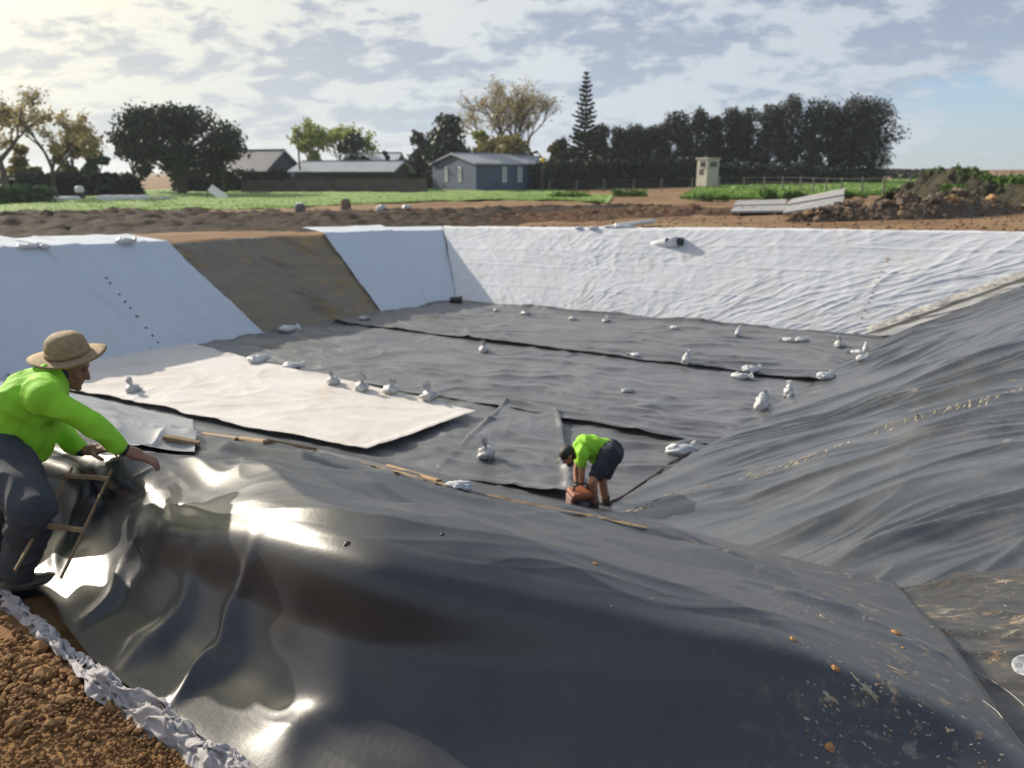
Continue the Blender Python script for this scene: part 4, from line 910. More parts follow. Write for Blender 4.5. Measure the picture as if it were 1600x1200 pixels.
BAGS = [ # u, v(base), kind, scale, rot, label
 (403, 565, 'flat', 1.15, .6, 'pale lumpy sandbag at the far end of the white floor sheet, nearest the shaded slope'),
 (457, 575, 'flat', 1.05, -.1, 'grey shadowed sandbag second from left along the white floor sheet'),
 (521, 600, 'up', .95, 1.0, 'dark sandbag with white ear, third from left along the white floor sheet'),
 (566, 609, 'up', 1.1, 2.0, 'sandbag with upright clear ears, fourth from left along the white floor sheet'),
 (611, 614, 'up', 1.0, 3.0, 'sandbag with wide bushy ears, fifth from left along the white floor sheet'),
 (671, 624, 'up', 1.1, .2, 'rightmost sandbag along the edge of the white floor sheet'),
 (756, 550, 'up', .95, 1.6, 'lone sandbag with a tall white ear on the far liner seam'),
 (760, 714, 'up', 1.05, .9, 'lone sandbag with a tall ear left of the bending worker'),
 (568, 499, 'dark', .9, .4, 'small sandbag at the right foot of the bare earth strip'),
 (450, 517, 'flat', 1.2, .3, 'large pale sandbag at the left foot of the bare earth strip'),
 (776, 486, 'dark', .75, 1.4, 'small dark sandbag closest to the far left corner on the sunlit side'),
 (821, 492, 'dark', .95, .2, 'second small sandbag from the far left corner along the sunlit slope'),
 (895, 499, 'dark', .8, 2.1, 'third small sandbag from the far left corner along the sunlit slope'),
 (948, 502, 'dark', 1.0, 1.1, 'low grey sandbag below the black pipe end, fourth from the corner'),
 (1053, 514, 'flat', .75, 2.7, 'small white sandbag at the slope foot below the roll end shadow'),
 (1153, 525, 'tall', .75, .5, 'upright white sandbag leaning on the foot of the sunlit slope'),
 (1230, 534, 'flat', .85, 2.9, 'left one of two white sandbags end to end at the slope foot'),
 (1252, 533, 'flat', .80, .2, 'right one of two white sandbags end to end at the slope foot'),
 (1311, 542, 'up', .95, .9, 'sandbag with flaring ears near the far right corner'),
 (1338, 553, 'flat', .8, 2.5, 'left bag of the sandbag cluster in the far right corner'),
 (1352, 549, 'tall', .6, 1.2, 'upright bag of the sandbag cluster in the far right corner'),
 (1348, 562, 'flat', .8, .5, 'front bag of the sandbag cluster in the far right corner'),
 (992, 557, 'flat', .72, 2.9, 'small white sandbag alone on the farthest liner strip'),
 (1072, 568, 'tall', .85, .4, 'peaked white sandbag resting on the long liner seam'),
 (1173, 580, 'flat', 1.0, .2, 'upper flat sandbag of the pair lying on the long liner seam'),
 (1157, 591, 'flat', .95, -.4, 'lower flat sandbag of the pair lying on the long liner seam'),
 (1289, 591, 'flat', 1.0, .5, 'white sandbag at the right end of the long liner seam'),
 (1232, 620, 'tall', .85, 1.6, 'plump white sandbag near the foot of the right slope'),
 (1190, 641, 'tall', 1.12, .3, 'tall clear sandbag standing near the foot of the right slope'),
 (1062, 708, 'flat', 1.1, .2, 'bright white sandbag right of the bending worker'),
 (208, 612, 'up', .95, .7, 'shadowed upright sandbag on the white floor sheet near the straw hatted worker'),
 (36, 388, 'flat', .80, .3, 'leftmost of three white sandbags on the rim above the shaded slope'),
 (51, 387, 'flat', .85, 1.2, 'middle one of three white sandbags on the rim above the shaded slope'),
 (69, 387, 'flat', .85, 2.2, 'rightmost of three white sandbags on the rim above the shaded slope'),
 (195, 380, 'flat', 1.2, .1, 'pale sandbag on the rim just above the worker hat side of the slope'),
]
PRO = {k: [bag_proto(k, s) for s in (1, 5)] for k in ('flat', 'up', 'tall', 'dark')}; used = set()
for q, (u, v, kd, s, rz, lb) in enumerate(BAGS):
    pr_ = PRO[kd][q % 2]
    if pr_.name in used: o = copy_tree(pr_)
    else: o = pr_; used.add(pr_.name)
    p, n = hit(u, v); o.location = p - Vector((0, 0, .012)); o.rotation_euler = (0, 0, rz); s *= .86; o.scale = (s, s, s); o['label'] = lb
    if q > 30: o['group'] = 'sandbags on the rim'
for k in PRO:
    for p_ in PRO[k]:
        if p_.name not in used:
            for ch in list(p_.children): bpy.data.objects.remove(ch)
            bpy.data.objects.remove(p_)

# small bits on the liner
def mud_bit(u, v, s, label, m='mud', flat=.35, name='mud_clod', cat='mud', group='bits of dried mud on the liner', stretch=1.0, rz=0):
    p, n = hit(u, v); mb = MB(); qd = Vector((0, 0, 1)).rotation_difference(n).to_matrix()
    mb.blob(p + n * s * flat * .3, (s * stretch, s, s * flat), 2, .35, u * .13, qd @ rmat(rz)); o = mb.build(name, M[m], loc=p); return tag(o, label, cat, group)
MUDS = [(1400, 989, .022, 'larger orange mud clod beside the seam of the draped liner'), (1411, 1013, .010, 'small orange mud clod just below the larger one'), (1306, 1045, .016, 'orange mud clod on the dark fold above the pale smears'),
        (1239, 999, .014, 'pale orange mud clod left of the long pale scratch'), (930, 881, .012, 'small brown clod alone on the upper part of the liner'), (691, 835, .010, 'tiny dark clod near the middle of the ridge of liner'),
        (541, 849, .013, 'tiny dark pebble on the bright crest of the liner'), (1297, 1168, .018, 'round orange mud spot low on the dark face of the liner')]
for u, v, s, lb in MUDS: mud_bit(u, v, s, lb, 'black' if lb.startswith('tiny dark') else 'mud')
SM = [(1283, 962, .050, .16, 1.15, 'long pale scratch of clay below the pit corner'), (1347, 1070, .020, 2.0, -.9, 'left pale clay smear of the pair on the fold'), (1362, 1084, .020, 2.1, -.9, 'right pale clay smear of the pair on the fold'), (1298, 1090, .026, 1.3, -.6, 'white clay splash on the dark fold'),
      (1400, 1046, .024, 2.2, -.4, 'pale clay smear beside the liner seam'), (1112, 925, .006, 5.0, -.1, 'thin pale stick shaped smear, left of two'), (1035, 928, .005, 6.5, -.05, 'thin pale stick shaped smear, left end of the row'), (1372, 1057, .004, 9, -.75, 'thin straight straw lying on the liner'),
      (1212, 886, .014, 2.0, -.2, 'cream clay dab on the crease below the pit corner')]
def smear(u, v, s, st, rz, lb):
    p, n = hit(u, v); mb = MB(); qd = Vector((0, 0, 1)).rotation_difference(n).to_matrix(); Q = qd @ rmat(rz); r = random.Random(int(u)); k_n = 1 if s < .008 else 9
    Lh = s * max(st, .3) if st >= 1 else s; Wh = s * .45 if st >= 1 else s * .2
    for k in range(k_n):
        t = 0 if k_n == 1 else r.gauss(0, .45); q = Q @ Vector((t * Lh, r.gauss(0, .25) * Wh, 0)) if k_n > 1 else Vector((0, 0, 0)); f = 1 if k_n == 1 else r.uniform(.25, .6) * (1 - .4 * abs(t))
        mb.blob(p + q + n * .0005, (Lh * f, Wh * f * (1 if k_n > 1 else .6), .0016), 2 if k_n > 1 else 2, .7, u * .31 + k, Q @ rmat(r.uniform(-.35, .35)), freq=2.6)
    tag(mb.build('clay_smear', M['mudpale'], loc=p), lb, 'mud', 'bits of dried mud on the liner')
for u, v, s, st, rz, lb in SM: smear(u, v, s, st, rz, lb)
mb = MB(); mo2 = MB(); r = random.Random(12)
cl_ = [(1297, 1090, 18, 16), (1350, 1075, 16, 12), (1400, 1045, 16, 8), (1455, 1130, 34, 18), (1290, 960, 24, 8), (1250, 925, 60, 14), (1370, 1060, 60, 40), (1320, 1170, 50, 30), (1500, 930, 60, 12), (1560, 925, 50, 14), (1510, 990, 50, 26), (1550, 1010, 50, 24), (1580, 950, 30, 20), (1530, 1190, 40, 24), (1420, 1150, 90, 50), (1150, 930, 120, 22)]
for k in range(430):
    c_ = cl_[k % len(cl_)]; u, v = r.gauss(c_[0], c_[2]), r.gauss(c_[1], c_[3])
    if u > 1620 or v > 1230: continue
    p, n = hit(u, v); qd = Vector((0, 0, 1)).rotation_difference(n).to_matrix(); s_ = r.uniform(.0012, .0055) * (1.8 if r.random() < .08 else 1); (mo2 if r.random() < .22 else mb).blob(p + n * .0004, (s_ * r.uniform(.9, 2.0), s_ * .8, .0011), 1, .6, k * .7, qd @ rmat(r.gauss(.2 if u > 1450 else -.6, .5)))
tag(mb.build('clay_specks', M['mudpale'], loc=(2, 3, 0)), kind='stuff'); tag(mo2.build('orange_specks', M['mud'], loc=(2, 3, 0)), kind='stuff')
# pale disc at the right edge
p, n = hit(1604, 1048); n = (n * .55 + (Vector(CAM) - p).normalized() * .6).normalized(); p = p + Vector((0, 0, .02)); qd = Vector((0, 0, 1)).rotation_difference(n)
root = empty('pale_disc', p, 'round speckled grey disc lying on the muddy liner at the right edge', 'disc'); mb = MB(); mb.lathe(p + n * .004, [(.054, -.003), (.060, .0), (.060, .005), (.056, .009), (.048, .006), (.005, .005)], 28, axis=n); mb.build('plate', mat('speckled_disc', (.45, .47, .50), .5, (.20, .21, .23), 40), root, True)
mb = MB(); mb.lathe(p + n * .010, [(.005, 0), (.005, .004), (.003, .006)], 12, axis=n); mb.build('centre_stud', M['mudpale'], root)

# pale straws curving on the muddy liner
for k, (pts, lb) in enumerate([([(1516, 1046), (1545, 1062), (1575, 1082), (1605, 1108)], 'long curved straw on the muddy liner under the disc'), ([(1535, 1096), (1556, 1112), (1566, 1124)], 'short curved straw crossing the liner seam at lower right')]):
    hp3 = [hit(*q)[0] + Vector((0, 0, .005)) for q in pts]; mb = MB(); mb.tube(resample([p[:] for p in hp3], 14), .0014, 6); tag(mb.build('straw', mat('straw', (.48, .46, .40), .8) if k == 0 else bpy.data.materials['straw'], loc=hp3[0]), lb, 'straw', 'straws on the liner')

# ------------------------------------------------------------------ battens, ladder, cord, pipes
def batten(a, b, w_, label, lift=.02, grp='timber battens on the near bank'):
    pa, na = hit(*a); pb, nb = hit(*b); mb = MB(); mb.beam(pa + na * lift, pb + nb * lift, w_, .03, up=(na + nb).normalized()); return tag(mb.build('timber_batten', M['timber'], loc=pa), label, 'batten', grp)
batten((254, 687), (312, 697), .055, 'short batten nearest the hands of the straw hatted worker', .02)
batten((318, 680), (372, 688), .05, 'second batten from left lying along the foot of the liner ridge')
batten((376, 687), (415, 694), .05, 'third batten from left lying along the foot of the liner ridge')
batten((418, 692), (492, 705), .05, 'long batten left of the tip of the white floor sheet')
batten((606, 730), (686, 756), .05, 'thin batten right of the tip of the white floor sheet')
# brown clay line along the toe
tp = [hit(u, v)[0] for u, v in ((560, 722), (620, 738), (690, 758), (760, 774), (830, 789), (900, 803), (960, 815), (1010, 826))]
ribbon('clay_line', [p[:] for p in tp], .035, M['claybrown'], lift=.010, amp=.008, seed=21, jit=.8, kind='stuff', n=260, k=9)
# broken cream clay line halfway up the right slope
tp = [hit(u, v)[0] for u, v in ((985, 803), (1040, 775), (1100, 762), (1200, 735), (1290, 704), (1380, 672), (1440, 648), (1520, 630), (1600, 610))]
tpr = resample([p[:] for p in tp], 60); mb = MB(); r = random.Random(3)
def near_surface(bv, p):
    h = bv.find_nearest(p); return h[0], (h[1] if h[1].z > 0 else -h[1])
BR = bvh(rs)
for k in range(170):
    p = Vector(tpr[r.randrange(60)]) + Vector((r.gauss(0, .05), r.gauss(0, .05), 0)); h, n = near_surface(BR, p); s = r.uniform(.010, .032); qd = Vector((0, 0, 1)).rotation_difference(n).to_matrix()
    mb.blob(h + n * .002, (s * r.uniform(1.0, 2.6), s * .45, .004), 1, .5, k, qd @ rmat(.75 + r.uniform(-.25, .25)))
tag(mb.build('clay_smears', M['mudpale'], loc=tpr[20]), kind='stuff')

lad = empty('timber_ladder', P(85, 860, 3.5), 'light timber ladder leaning on the liner beside the straw hatted worker', 'ladder')
A0, A1 = P(60, 826, 3.56), P(128, 834, 3.66); B0, B1 = P(103, 749, 3.82), P(166, 753, 3.93)
dirA = (B0 - A0); dirB = (B1 - A1)
for a_, d_ in ((A0, dirA), (A1, dirB)):
    mb = MB(); mb.beam(a_ - d_ * .75 + (0, 0, .0), a_ + d_ * 1.25, .009, .016); mb.build('rail', M['timber'], lad)
for a_, b_ in ((A0, A1), (B0, B1)):
    e = (b_ - a_) * .06; mb = MB(); mb.beam(a_ - e + (0, 0, .02), b_ + e + (0, 0, .02), .028, .02); mb.build('rung', M['timber'], lad)

# cord from the machine up to the right slope
cp = [hit(u, v)[0] + Vector((0, 0, .012)) for u, v in ((950, 786), (972, 777), (1000, 758), (1030, 738), (1048, 724), (1075, 712))]
mb = MB(); mb.tube(resample([p[:] for p in cp], 40), .012, 6); tag(mb.build('power_cord', mat('brown_cord', (.09, .045, .035), .6), loc=cp[0]), 'thin brown cord trailing from the bending worker along the slope foot', 'cord')

# geotextile roll with black pipe end on the far rim
pa = np.array(hit(1062, 380)[0]) + (-.05, -.14, .06); ea = np.array((FR - FL)); ea = np.array((*unit(ea), .0))
wb = pa - ea * 1.9 + (0, 0, .12)
roll = empty('geotextile_roll', tuple(pa - ea * .9), 'part unrolled white geotextile roll with black core on the far slope', 'roll')
mb = MB(); mb.tube([pa - ea * .9 + (0, .22, -.16), pa - ea * .6 + (0, .14, -.10), pa - ea * .3 + (0, .05, -.04), pa - ea * .04], [.06, .12, .15, .15], 20); mb.build('fabric_roll', M['geo'], roll, True)
mb = MB(); mb.tube([pa - ea * .4, pa + ea * .12], .10, 16, cap=False); mb.tube([pa - ea * .3, pa - ea * .28], .095, 16); mb.build('core_pipe', M['black'], roll, True)
mb = MB(); a0 = pa + (0, 0, .06); mb.add([tuple(a0 + q_) for q_ in (np.array((-.5, .55, .0)), np.array((.1, .75, .06)), np.array((.12, .2, .07)), np.array((.03, .02, .07)), np.array((-.4, .12, .02)))], [(0, 1, 2, 3, 4)])
mb.build('fabric_flap', M['geo'], roll)
# black stub in the far left corner
p, n = hit(712, 473); mb = MB(); mb.tube([p + Vector((-.16, 0, .08)), p + Vector((.14, -.05, .10))], .10, 14); mb.tube([p + Vector((.14, -.05, .10)), p + Vector((.19, -.06, .10))], .125, 14); tag(mb.build('pipe_stub', M['black'], loc=p), 'short black pipe stub lying in the far left corner', 'pipe')
# seam pegs on the shaded and sunlit sheets
def pegs(parent, pts, n, s=.035, seed=0):
    r = random.Random(seed); bv = bvh(parent)
    for k in range(n):
        t = (k + .5 + r.uniform(-.35, .35)) / n; p = PZ(*pts[0]) * (1 - t) + PZ(*pts[1]) * t; p = Vector(p)
        h = bv.ray_cast(Vector(CAM), (p - Vector(CAM)).normalized())
        if h[0] is None: continue
        nn = h[1] if h[1].z > 0 else -h[1]
        mb = MB(); mb.blob(h[0] + nn * .01, (s * r.uniform(.8, 1.4), s * .7, .02), 1, .2, k, Vector((0, 0, 1)).rotation_difference(nn).to_matrix() @ rmat(r.uniform(0, 3))); mb.build('peg', M['mud' if seed else 'rockd'], parent)
sheets = [o for o in COL.objects if o.name.startswith('geotextile_sheet')]
pegs(sheets[2], [(158, 425, -.2), (252, 542, -1.9)], 9)
pegs(sheets[6], [(1390, 396, .1), (1335, 522, -1.9)], 12, .028, 2)

# odds and ends along the far rim
def rag_pile(u, v, s, label, m='bag', seed=0, y_=None):
    p = Vector(gp(u, v)); h, n = hit(u, v); p = h if (h - Vector(CAM)).length < (p - Vector(CAM)).length else p
    root = empty('fabric_scrap', p, label, 'scrap', 'scraps along the far rim'); mb = MB()
    mb.blob(p + Vector((0, 0, s * .25)), (s, s * .6, s * .35), 3, .5, seed, freq=2.2); mb.build('crumple', M[m], root, True)
    mb = MB(); mb.blob(p + Vector((s * .6, -.03, s * .15)), (s * .5, s * .4, s * .2), 2, .5, seed + 3, freq=2.2); mb.build('fold', M[m], root, True)
rag_pile(905, 358, .14, 'small pale scrap on the far rim, left of two', 'geo', 1)
rag_pile(927, 358, .16, 'small pale scrap on the far rim, right of two', 'geo', 2)
rag_pile(718, 762, .09, 'tiny pale scrap on the foot of the near bank', 'geo', 4)
rag_pile(980, 613, .11, 'thin pale wisp of plastic lying mid floor', 'bagclear', 6)
rolls = empty('pipe_bundle', gp(990, 354), 'white tube lying on the far rim beside a crumpled sheet', 'tube'); p0 = Vector(gp(962, 358)); p1 = Vector(gp(1022, 352)); mb = MB(); mb.tube([p0 + Vector((0, 0, .10)), p1 + Vector((0, 0, .14))], .085, 14); mb.build('tube', M['whitepaint'], rolls, True)
mb = MB(); mb.blob(p0 + Vector((.1, -.1, .06)), (.45, .2, .09), 3, .5, 4, freq=2.5); mb.build('crumpled_sheet', M['bag'], rolls, True)

# pale insulated panels stacked on the dirt
def panel_stack(name, c4, label, nrib=9):
    """c4: four ground corners near-left, near-right, far-right, far-left"""
    a, b, c, d = [Vector(q) for q in c4]; root = empty(name, (a + b + c + d) / 4, label, 'panel', 'pale panels laid on the dirt')
    def pt(s, t, z): p = (a.lerp(b, s)).lerp(d.lerp(c, s), t); return p + Vector((0, 0, z))
    mb = MB(); z0, z1 = .10, .19
    vs = [pt(0, 0, z0), pt(1, 0, z0), pt(1, 1, z0), pt(0, 1, z0), pt(0, 0, z1), pt(1, 0, z1), pt(1, 1, z1), pt(0, 1, z1)]; mb.add(vs, [(0, 3, 2, 1), (4, 5, 6, 7), (0, 1, 5, 4), (1, 2, 6, 5), (2, 3, 7, 6), (3, 0, 4, 7)]); mb.build('core', M['paneledge'], root)
    mb = MB()
    for k in range(nrib):
        t0, t1 = k / nrib + .006, (k + 1) / nrib - .006; zz = z1 + .004 + (.018 if k % 2 else 0)
        mb.add([pt(0, t0, zz), pt(1, t0, zz), pt(1, t1, zz), pt(0, t1, zz), pt(0, t0, z1 - .01), pt(1, t0, z1 - .01), pt(1, t1, z1 - .01), pt(0, t1, z1 - .01)], [(0, 1, 2, 3), (0, 4, 5, 1), (2, 6, 7, 3), (1, 5, 6, 2), (3, 7, 4, 0)])
    mb.build('ribbed_skin', M['panel'], root)
    for s in (.15, .85):
        mb = MB(); mb.beam(pt(s, -.02, .05), pt(s, 1.02, .05), .1, .1); mb.build('bearer', M['timber'], root)
def g3(u, v, dz=0): p = gp(u, v); return (p[0], p[1], p[2] + dz)
panel_stack('roof_sheet', (g3(1141, 337), g3(1222, 336), g3(1229, 327), g3(1147, 329)), 'left near panel of the pale panel stacks')
panel_stack('roof_sheet', (g3(1146, 328.5, .06), g3(1226, 326.5, .06), g3(1229, 319, .08), g3(1152, 321, .06)), 'left far panel of the pale panel stacks')
panel_stack('roof_sheet', (g3(1222, 340), g3(1315, 328, .10), g3(1318, 319, .25), g3(1228, 330, .05)), 'right near panel of the pale panel stacks')
panel_stack('roof_sheet', (g3(1228, 330, .12), g3(1317, 319, .33), g3(1318, 311, .45), g3(1236, 321, .15)), 'right far tilted panel of the pale panel stacks')

# black log with white rags on the far dirt
p = Vector(gp(616, 336)); root = empty('debris_pile', p, 'dark pipe with white rags at both ends on the far dirt', 'debris'); mb = MB(); mb.tube([p + Vector((-.5, 0, .22)), p + Vector((0, 0, .14)), p + Vector((.6, .1, .16))], [.12, .14, .12], 10); mb.build('dark_pipe', M['black'], root, True)
for dx, sd_i in ((-.62, 3), (.62, 9)): mb = MB(); mb.blob(p + Vector((dx, -.05, .30)), (.22, .15, .17), 3, .5, sd_i, freq=2); mb.build('white_rag', M['bag'], root, True)
for u, v, hh, lb in ((541, 330, .55, 'stubby brown post right of the grey one beyond the pit'), (470, 334, .45, 'stubby grey post with pale top beyond the left rim')):
    p = Vector(gp(u, v + 8)); root = empty('stub_post', p, lb, 'post', 'stub posts in the soil bank'); mb = MB(); mb.lathe(p + Vector((0, 0, .2)), [(.26, 0), (.24, hh * .8), (.20, hh)], 12); mb.build('post', M['rock'] if u > 500 else M['post'], root)
    mb = MB(); mb.lathe(p + Vector((0, 0, .2 + hh)), [(.18, 0), (.16, .05), (.05, .07)], 12); mb.build('post_cap', M['rock'] if u > 500 else M['whitepaint'], root)
# pale planks stuck in mound
for u, v, du, lb in ((1462, 305, 10, 'short grey board leaning on the right side of the dark mound'), (1456, 310, -8, 'small pale lump of plastic at the foot of the dark mound')):
    p = Vector(gp(u, v + 8)); mb = MB()
    if du > 0: p = PY(1508, 312, 33); q_ = PY(1520, 300, 33.2); mb.beam(p, q_, .12, .03); tag(mb.build('grey_board', M['post'], loc=p), lb, 'board')
    else: p = PY(1456, 309, 31.5); mb.blob(p, (.16, .12, .10), 3, .4, 2); tag(mb.build('plastic_lump', M['bag'], True and None, True, loc=p), lb, 'scrap')

# ------------------------------------------------------------------ buildings
def gable(name, c, ax, L, Wd, eave, ridge, wallm, roofm, label, windows=(), over=.3, extra=None, cat='shed', fascia=True):
    """c: near corner; long axis ax (unit xy), width direction = ax rotated +90deg; ridge runs along ax"""
    c = Vector(c); ax = Vector((ax[0], ax[1], 0)).normalized(); bx = Vector((-ax.y, ax.x, 0)); root = empty(name, c, label, cat)
    def q(s, t, z): return c + ax * s + bx * t + Vector((0, 0, z))
    mb = MB(); vs = [q(0, 0, -.3), q(L, 0, -.3), q(L, Wd, -.3), q(0, Wd, -.3), q(0, 0, eave), q(L, 0, eave), q(L, Wd, eave), q(0, Wd, eave), q(0, Wd / 2, ridge), q(L, Wd / 2, ridge)]
    mb.add(vs, [(0, 1, 5, 4), (2, 3, 7, 6), (3, 0, 4, 8, 7), (1, 2, 6, 9, 5)]); mb.build('wall', wallm, root)
    # cladding ribs
    sl = (ridge - eave) / (Wd / 2); e2 = over * sl
    rf_ = MB(); th = .08
    for sgn, t0, t1 in ((1, -over, Wd / 2), (-1, Wd + over, Wd / 2)):
        z0, z1 = eave - e2 + .05, ridge + .05
        rf_.add([q(-over, t0, z0), q(L + over, t0, z0), q(L + over, t1, z1), q(-over, t1, z1), q(-over, t0, z0 + th), q(L + over, t0, z0 + th), q(L + over, t1, z1 + th), q(-over, t1, z1 + th)], [(0, 1, 2, 3), (4, 5, 6, 7), (0, 1, 5, 4), (1, 2, 6, 5), (3, 0, 4, 7), (2, 3, 7, 6)])
    rfo = rf_.build('roof', roofm, root); rc = MB(); rc.beam(q(-over, Wd / 2, ridge + th + .09), q(L + over, Wd / 2, ridge + th + .09), .35, .06); rc.build('ridge_cap', roofm, rfo)
    if fascia:
        fb = MB(); fb.beam(q(-over - .02, -over, eave - e2 + .03), q(-over - .02, Wd / 2, ridge + .03), .03, .18); fb.beam(q(-over - .02, Wd + over, eave - e2 + .03), q(-over - .02, Wd / 2, ridge + .03), .03, .18); fb.beam(q(-over, -over - .03, eave - e2 + .02), q(L + over, -over - .03, eave - e2 + .02), .05, .16); fb.build('fascia', M['roofgrey'], root)
    for side, s, z, ww, hh, gm in windows:
        fr = MB(); pn_ = MB(); dr = ax if side == 'long' else bx; o_ = (-bx if side == 'long' else -ax)
        cc = (q(s, 0, z) if side == 'long' else q(0, s, z)) + o_ * .03; rot = rmat(math.atan2(dr.y, dr.x))
        fr.box(cc + Vector((0, 0, hh / 2 + .04)), (ww + .12, .08, .08), rot); fr.box(cc - Vector((0, 0, hh / 2 + .04)), (ww + .12, .08, .08), rot)
        for sg in (-1, 1): fr.box(cc + dr * (sg * (ww / 2 + .02)), (.07, .078, hh), rot)
        fo = fr.build('window', M['whitepaint'], root); pn_.box(cc, (ww, .03, hh), rot); pn_.build('pane', gm, fo)
    return root, q
# blue shed
Yb = 88; cb = PY(744, 292, Yb); zb = gz(cb[0], cb[1]); cb = (cb[0], Yb, zb)
k_ = Yb / 82.0
gable('blue_shed', cb, (.80, .60), 10.6, 9.2, 2.75 * k_, 3.75 * k_, M['bluewall'], M['roofgrey'], 'long blue grey clad shed with grey iron roof beyond the grass',
      [('long', 3.9, 1.75, .45, 1.5, M['glass']), ('long', 6.1, 1.75, .45, 1.5, M['glass']), ('end', 3.2, 1.8, .42, 1.5, M['glass']), ('end', 6.1, 1.8, .42, 1.5, M['glass'])])
# grey house with gable
ch = PY(470, 292, 96); ch = (ch[0], 96, gz(ch[0], 96))
gable('grey_house', ch, (-.93, .36), 8.0, 6.5, 2.3, 4.4, M['wallgrey'], M['roofdark'], 'grey house with dark gabled roof left of the utility pole', [('long', 2.0, 1.3, 1.2, .9, M['glass']), ('long', 4.6, 1.3, 1.6, .9, M['darkglass']), ('end', 2.6, 1.3, 1.2, .9, M['darkglass'])], .5, cat='house')
ch = PY(395, 292, 92); gable('low_outbuilding', (ch[0], 92, gz(ch[0], 92)), (.98, .2), 5.6, 4.0, 1.6, 2.5, M['wallgrey'], M['roofgrey'], 'low grey outbuilding in front of the grey house at left', [('long', 1.4, .9, 1.0, .7, M['glass']), ('long', 3.8, .9, 1.4, .6, M['glass'])], .3)
ch = PY(640, 292, 93); gable('long_carport', (ch[0], 93, gz(ch[0], 93)), (-.985, .17), 11.0, 7.0, 2.1, 3.1, M['walldark'], M['roofgrey'], 'long low dark outbuilding with shallow grey iron roof beside the blue shed', [('long', 3.0, 1.0, 1.6, 1.0, M['darkglass']), ('long', 7.5, 1.0, 1.6, 1.0, M['darkglass'])], .6, cat='building')
ch = PY(632, 292, 108); gable('white_roof_house', (ch[0], 108, gz(ch[0], 108)), (-.99, .1), 6.4, 6.0, 3.0, 4.3, M['wallgrey'], M['roofwhite'], 'house with pale white roof behind the long grey roof', [('long', 2.0, 2.0, 1.0, .9, M['darkglass'])], .5, cat='house')

# boards of the fence in front of the houses
def board_fence(u0, y0, u1, y1, h, label, step=.35):
    a, b = far(u0, y0), far(u1, y1); root = empty('board_fence', a.lerp(b, .5), label, 'fence'); L = (b - a).length; n = int(L / step); d_ = (b - a) / n; r = random.Random(int(u0)); mb = MB(); rot = rmat(math.atan2(d_.y, d_.x))
    for k in range(n):
        p = a + d_ * (k + .5); hh = h * r.uniform(.95, 1.03); mb.box((p.x, p.y, gz(p.x, p.y) + hh / 2), (step * .9, .03, hh), rot)
    tag(mb.build('palings', M['fencewood'], root), kind='stuff')
    for k in range(0, n + 1, 8):
        p = a + d_ * k; mb = MB(); mb.box((p.x, p.y + .08, gz(p.x, p.y) + h * .5), (.12, .12, h * 1.06), rot); mb.build('post', M['fencewood'], root)
    for zf in (.2, .8): mb = MB(); mb.beam(a + Vector((0, .05, h * zf)), b + Vector((0, .05, h * zf)), .05, .09); mb.build('rail', M['fencewood'], root)
board_fence(378, 82, 520, 84, 1.25, 'weathered dark board fence in front of the grey house')
board_fence(522, 84, 668, 80, 1.35, 'weathered dark board fence in front of the long carport roof')

# white sheeted items far left
def wrapped_stack(u0, u1, v0, v1, y_, label, tiltz=0, m='whitepaint', nm='white_covered_stack'):
    a, b = PY(u0, v1, y_), PY(u1, v1, y_); zt = PY(u0, v0, y_)[2]; z0 = min(a[2], gz(a[0], y_)); L = b[0] - a[0]; root = empty(nm, ((a[0] + b[0]) / 2, y_, gz((a[0] + b[0]) / 2, y_)), label, 'covered stack'); mb = MB()
    n = 14; vs = []; fs = []
    prof = [(-.55, 0), (-.5, .86), (-.42, 1.0), (.42, 1.0), (.5, .86), (.55, 0)]
    for i in range(n + 1):
        t = i / n; wv = 1 + .06 * math.sin(i * 2.3); endf = .82 if i in (0, n) else 1
        for x_, z_ in prof: vs.append((a[0] + L * t, y_ + x_ * 1.6 * wv, a[2] + (zt - a[2]) * z_ * endf * (1 + .03 * math.sin(i * 1.7)) + tiltz * (t - .5)))
    m_ = len(prof)
    for i in range(n):
        for j in range(m_ - 1): fs.append((i*m_+j, (i+1)*m_+j, (i+1)*m_+j+1, i*m_+j+1))
    fs.append(tuple(range(m_))); fs.append(tuple(range(n*m_ + m_ - 1, n*m_ - 1, -1)))
    mb.add(vs, fs); mb.build('cover', M[m], root)
    mb = MB(); zb_ = gz(a[0], y_); mb.box(((a[0] + b[0]) / 2, y_, (zb_ + a[2]) / 2), (L * .92, 1.3, max(.1, a[2] - zb_ + .15))); mb.build('pallet_base', M['walldark'], root)
wrapped_stack(95, 118, 307, 317, 56, 'small white covered stack at the left end of the grass')
wrapped_stack(160, 227, 305, 316, 58, 'long low white covered stack under the big evergreen')
wrapped_stack(232, 268, 308, 316, 60, 'dim grey covered stack right of the long white one', m='roofgrey')
p0, p1 = PY(328, 293, 62), PY(353, 311, 61); root = empty('leaning_board', PY(345, 312, 61.5), 'slanted white board leaning beneath the big evergreen', 'board'); mb = MB(); mb.beam(p0, p1, .62, .05, up=(0, -1, .3)); mb.build('board', M['whitepaint'], root); mb = MB(); mb.beam(PY(326, 293, 62.3), PY(322, 314, 62.3), .1, .1); mb.build('prop', M['fencewood'], root)
p = PY(124, 296, 60); root = empty('round_tank', (p[0], p[1], gz(p[0], p[1])), 'small round pale tank in front of the dark scrub hedge', 'tank'); mb = MB(); mb.lathe((p[0], p[1], p[2] - .22), [(.30, 0), (.33, .1), (.33, .34), (.2, .46), (.08, .5)], 18); mb.build('drum', M['whitepaint'], root, True); mb = MB(); zz = gz(p[0], p[1]); mb.box((p[0], p[1], (zz + p[2] - .22) / 2), (.5, .5, p[2] - .22 - zz)); mb.build('stand', M['walldark'], root)

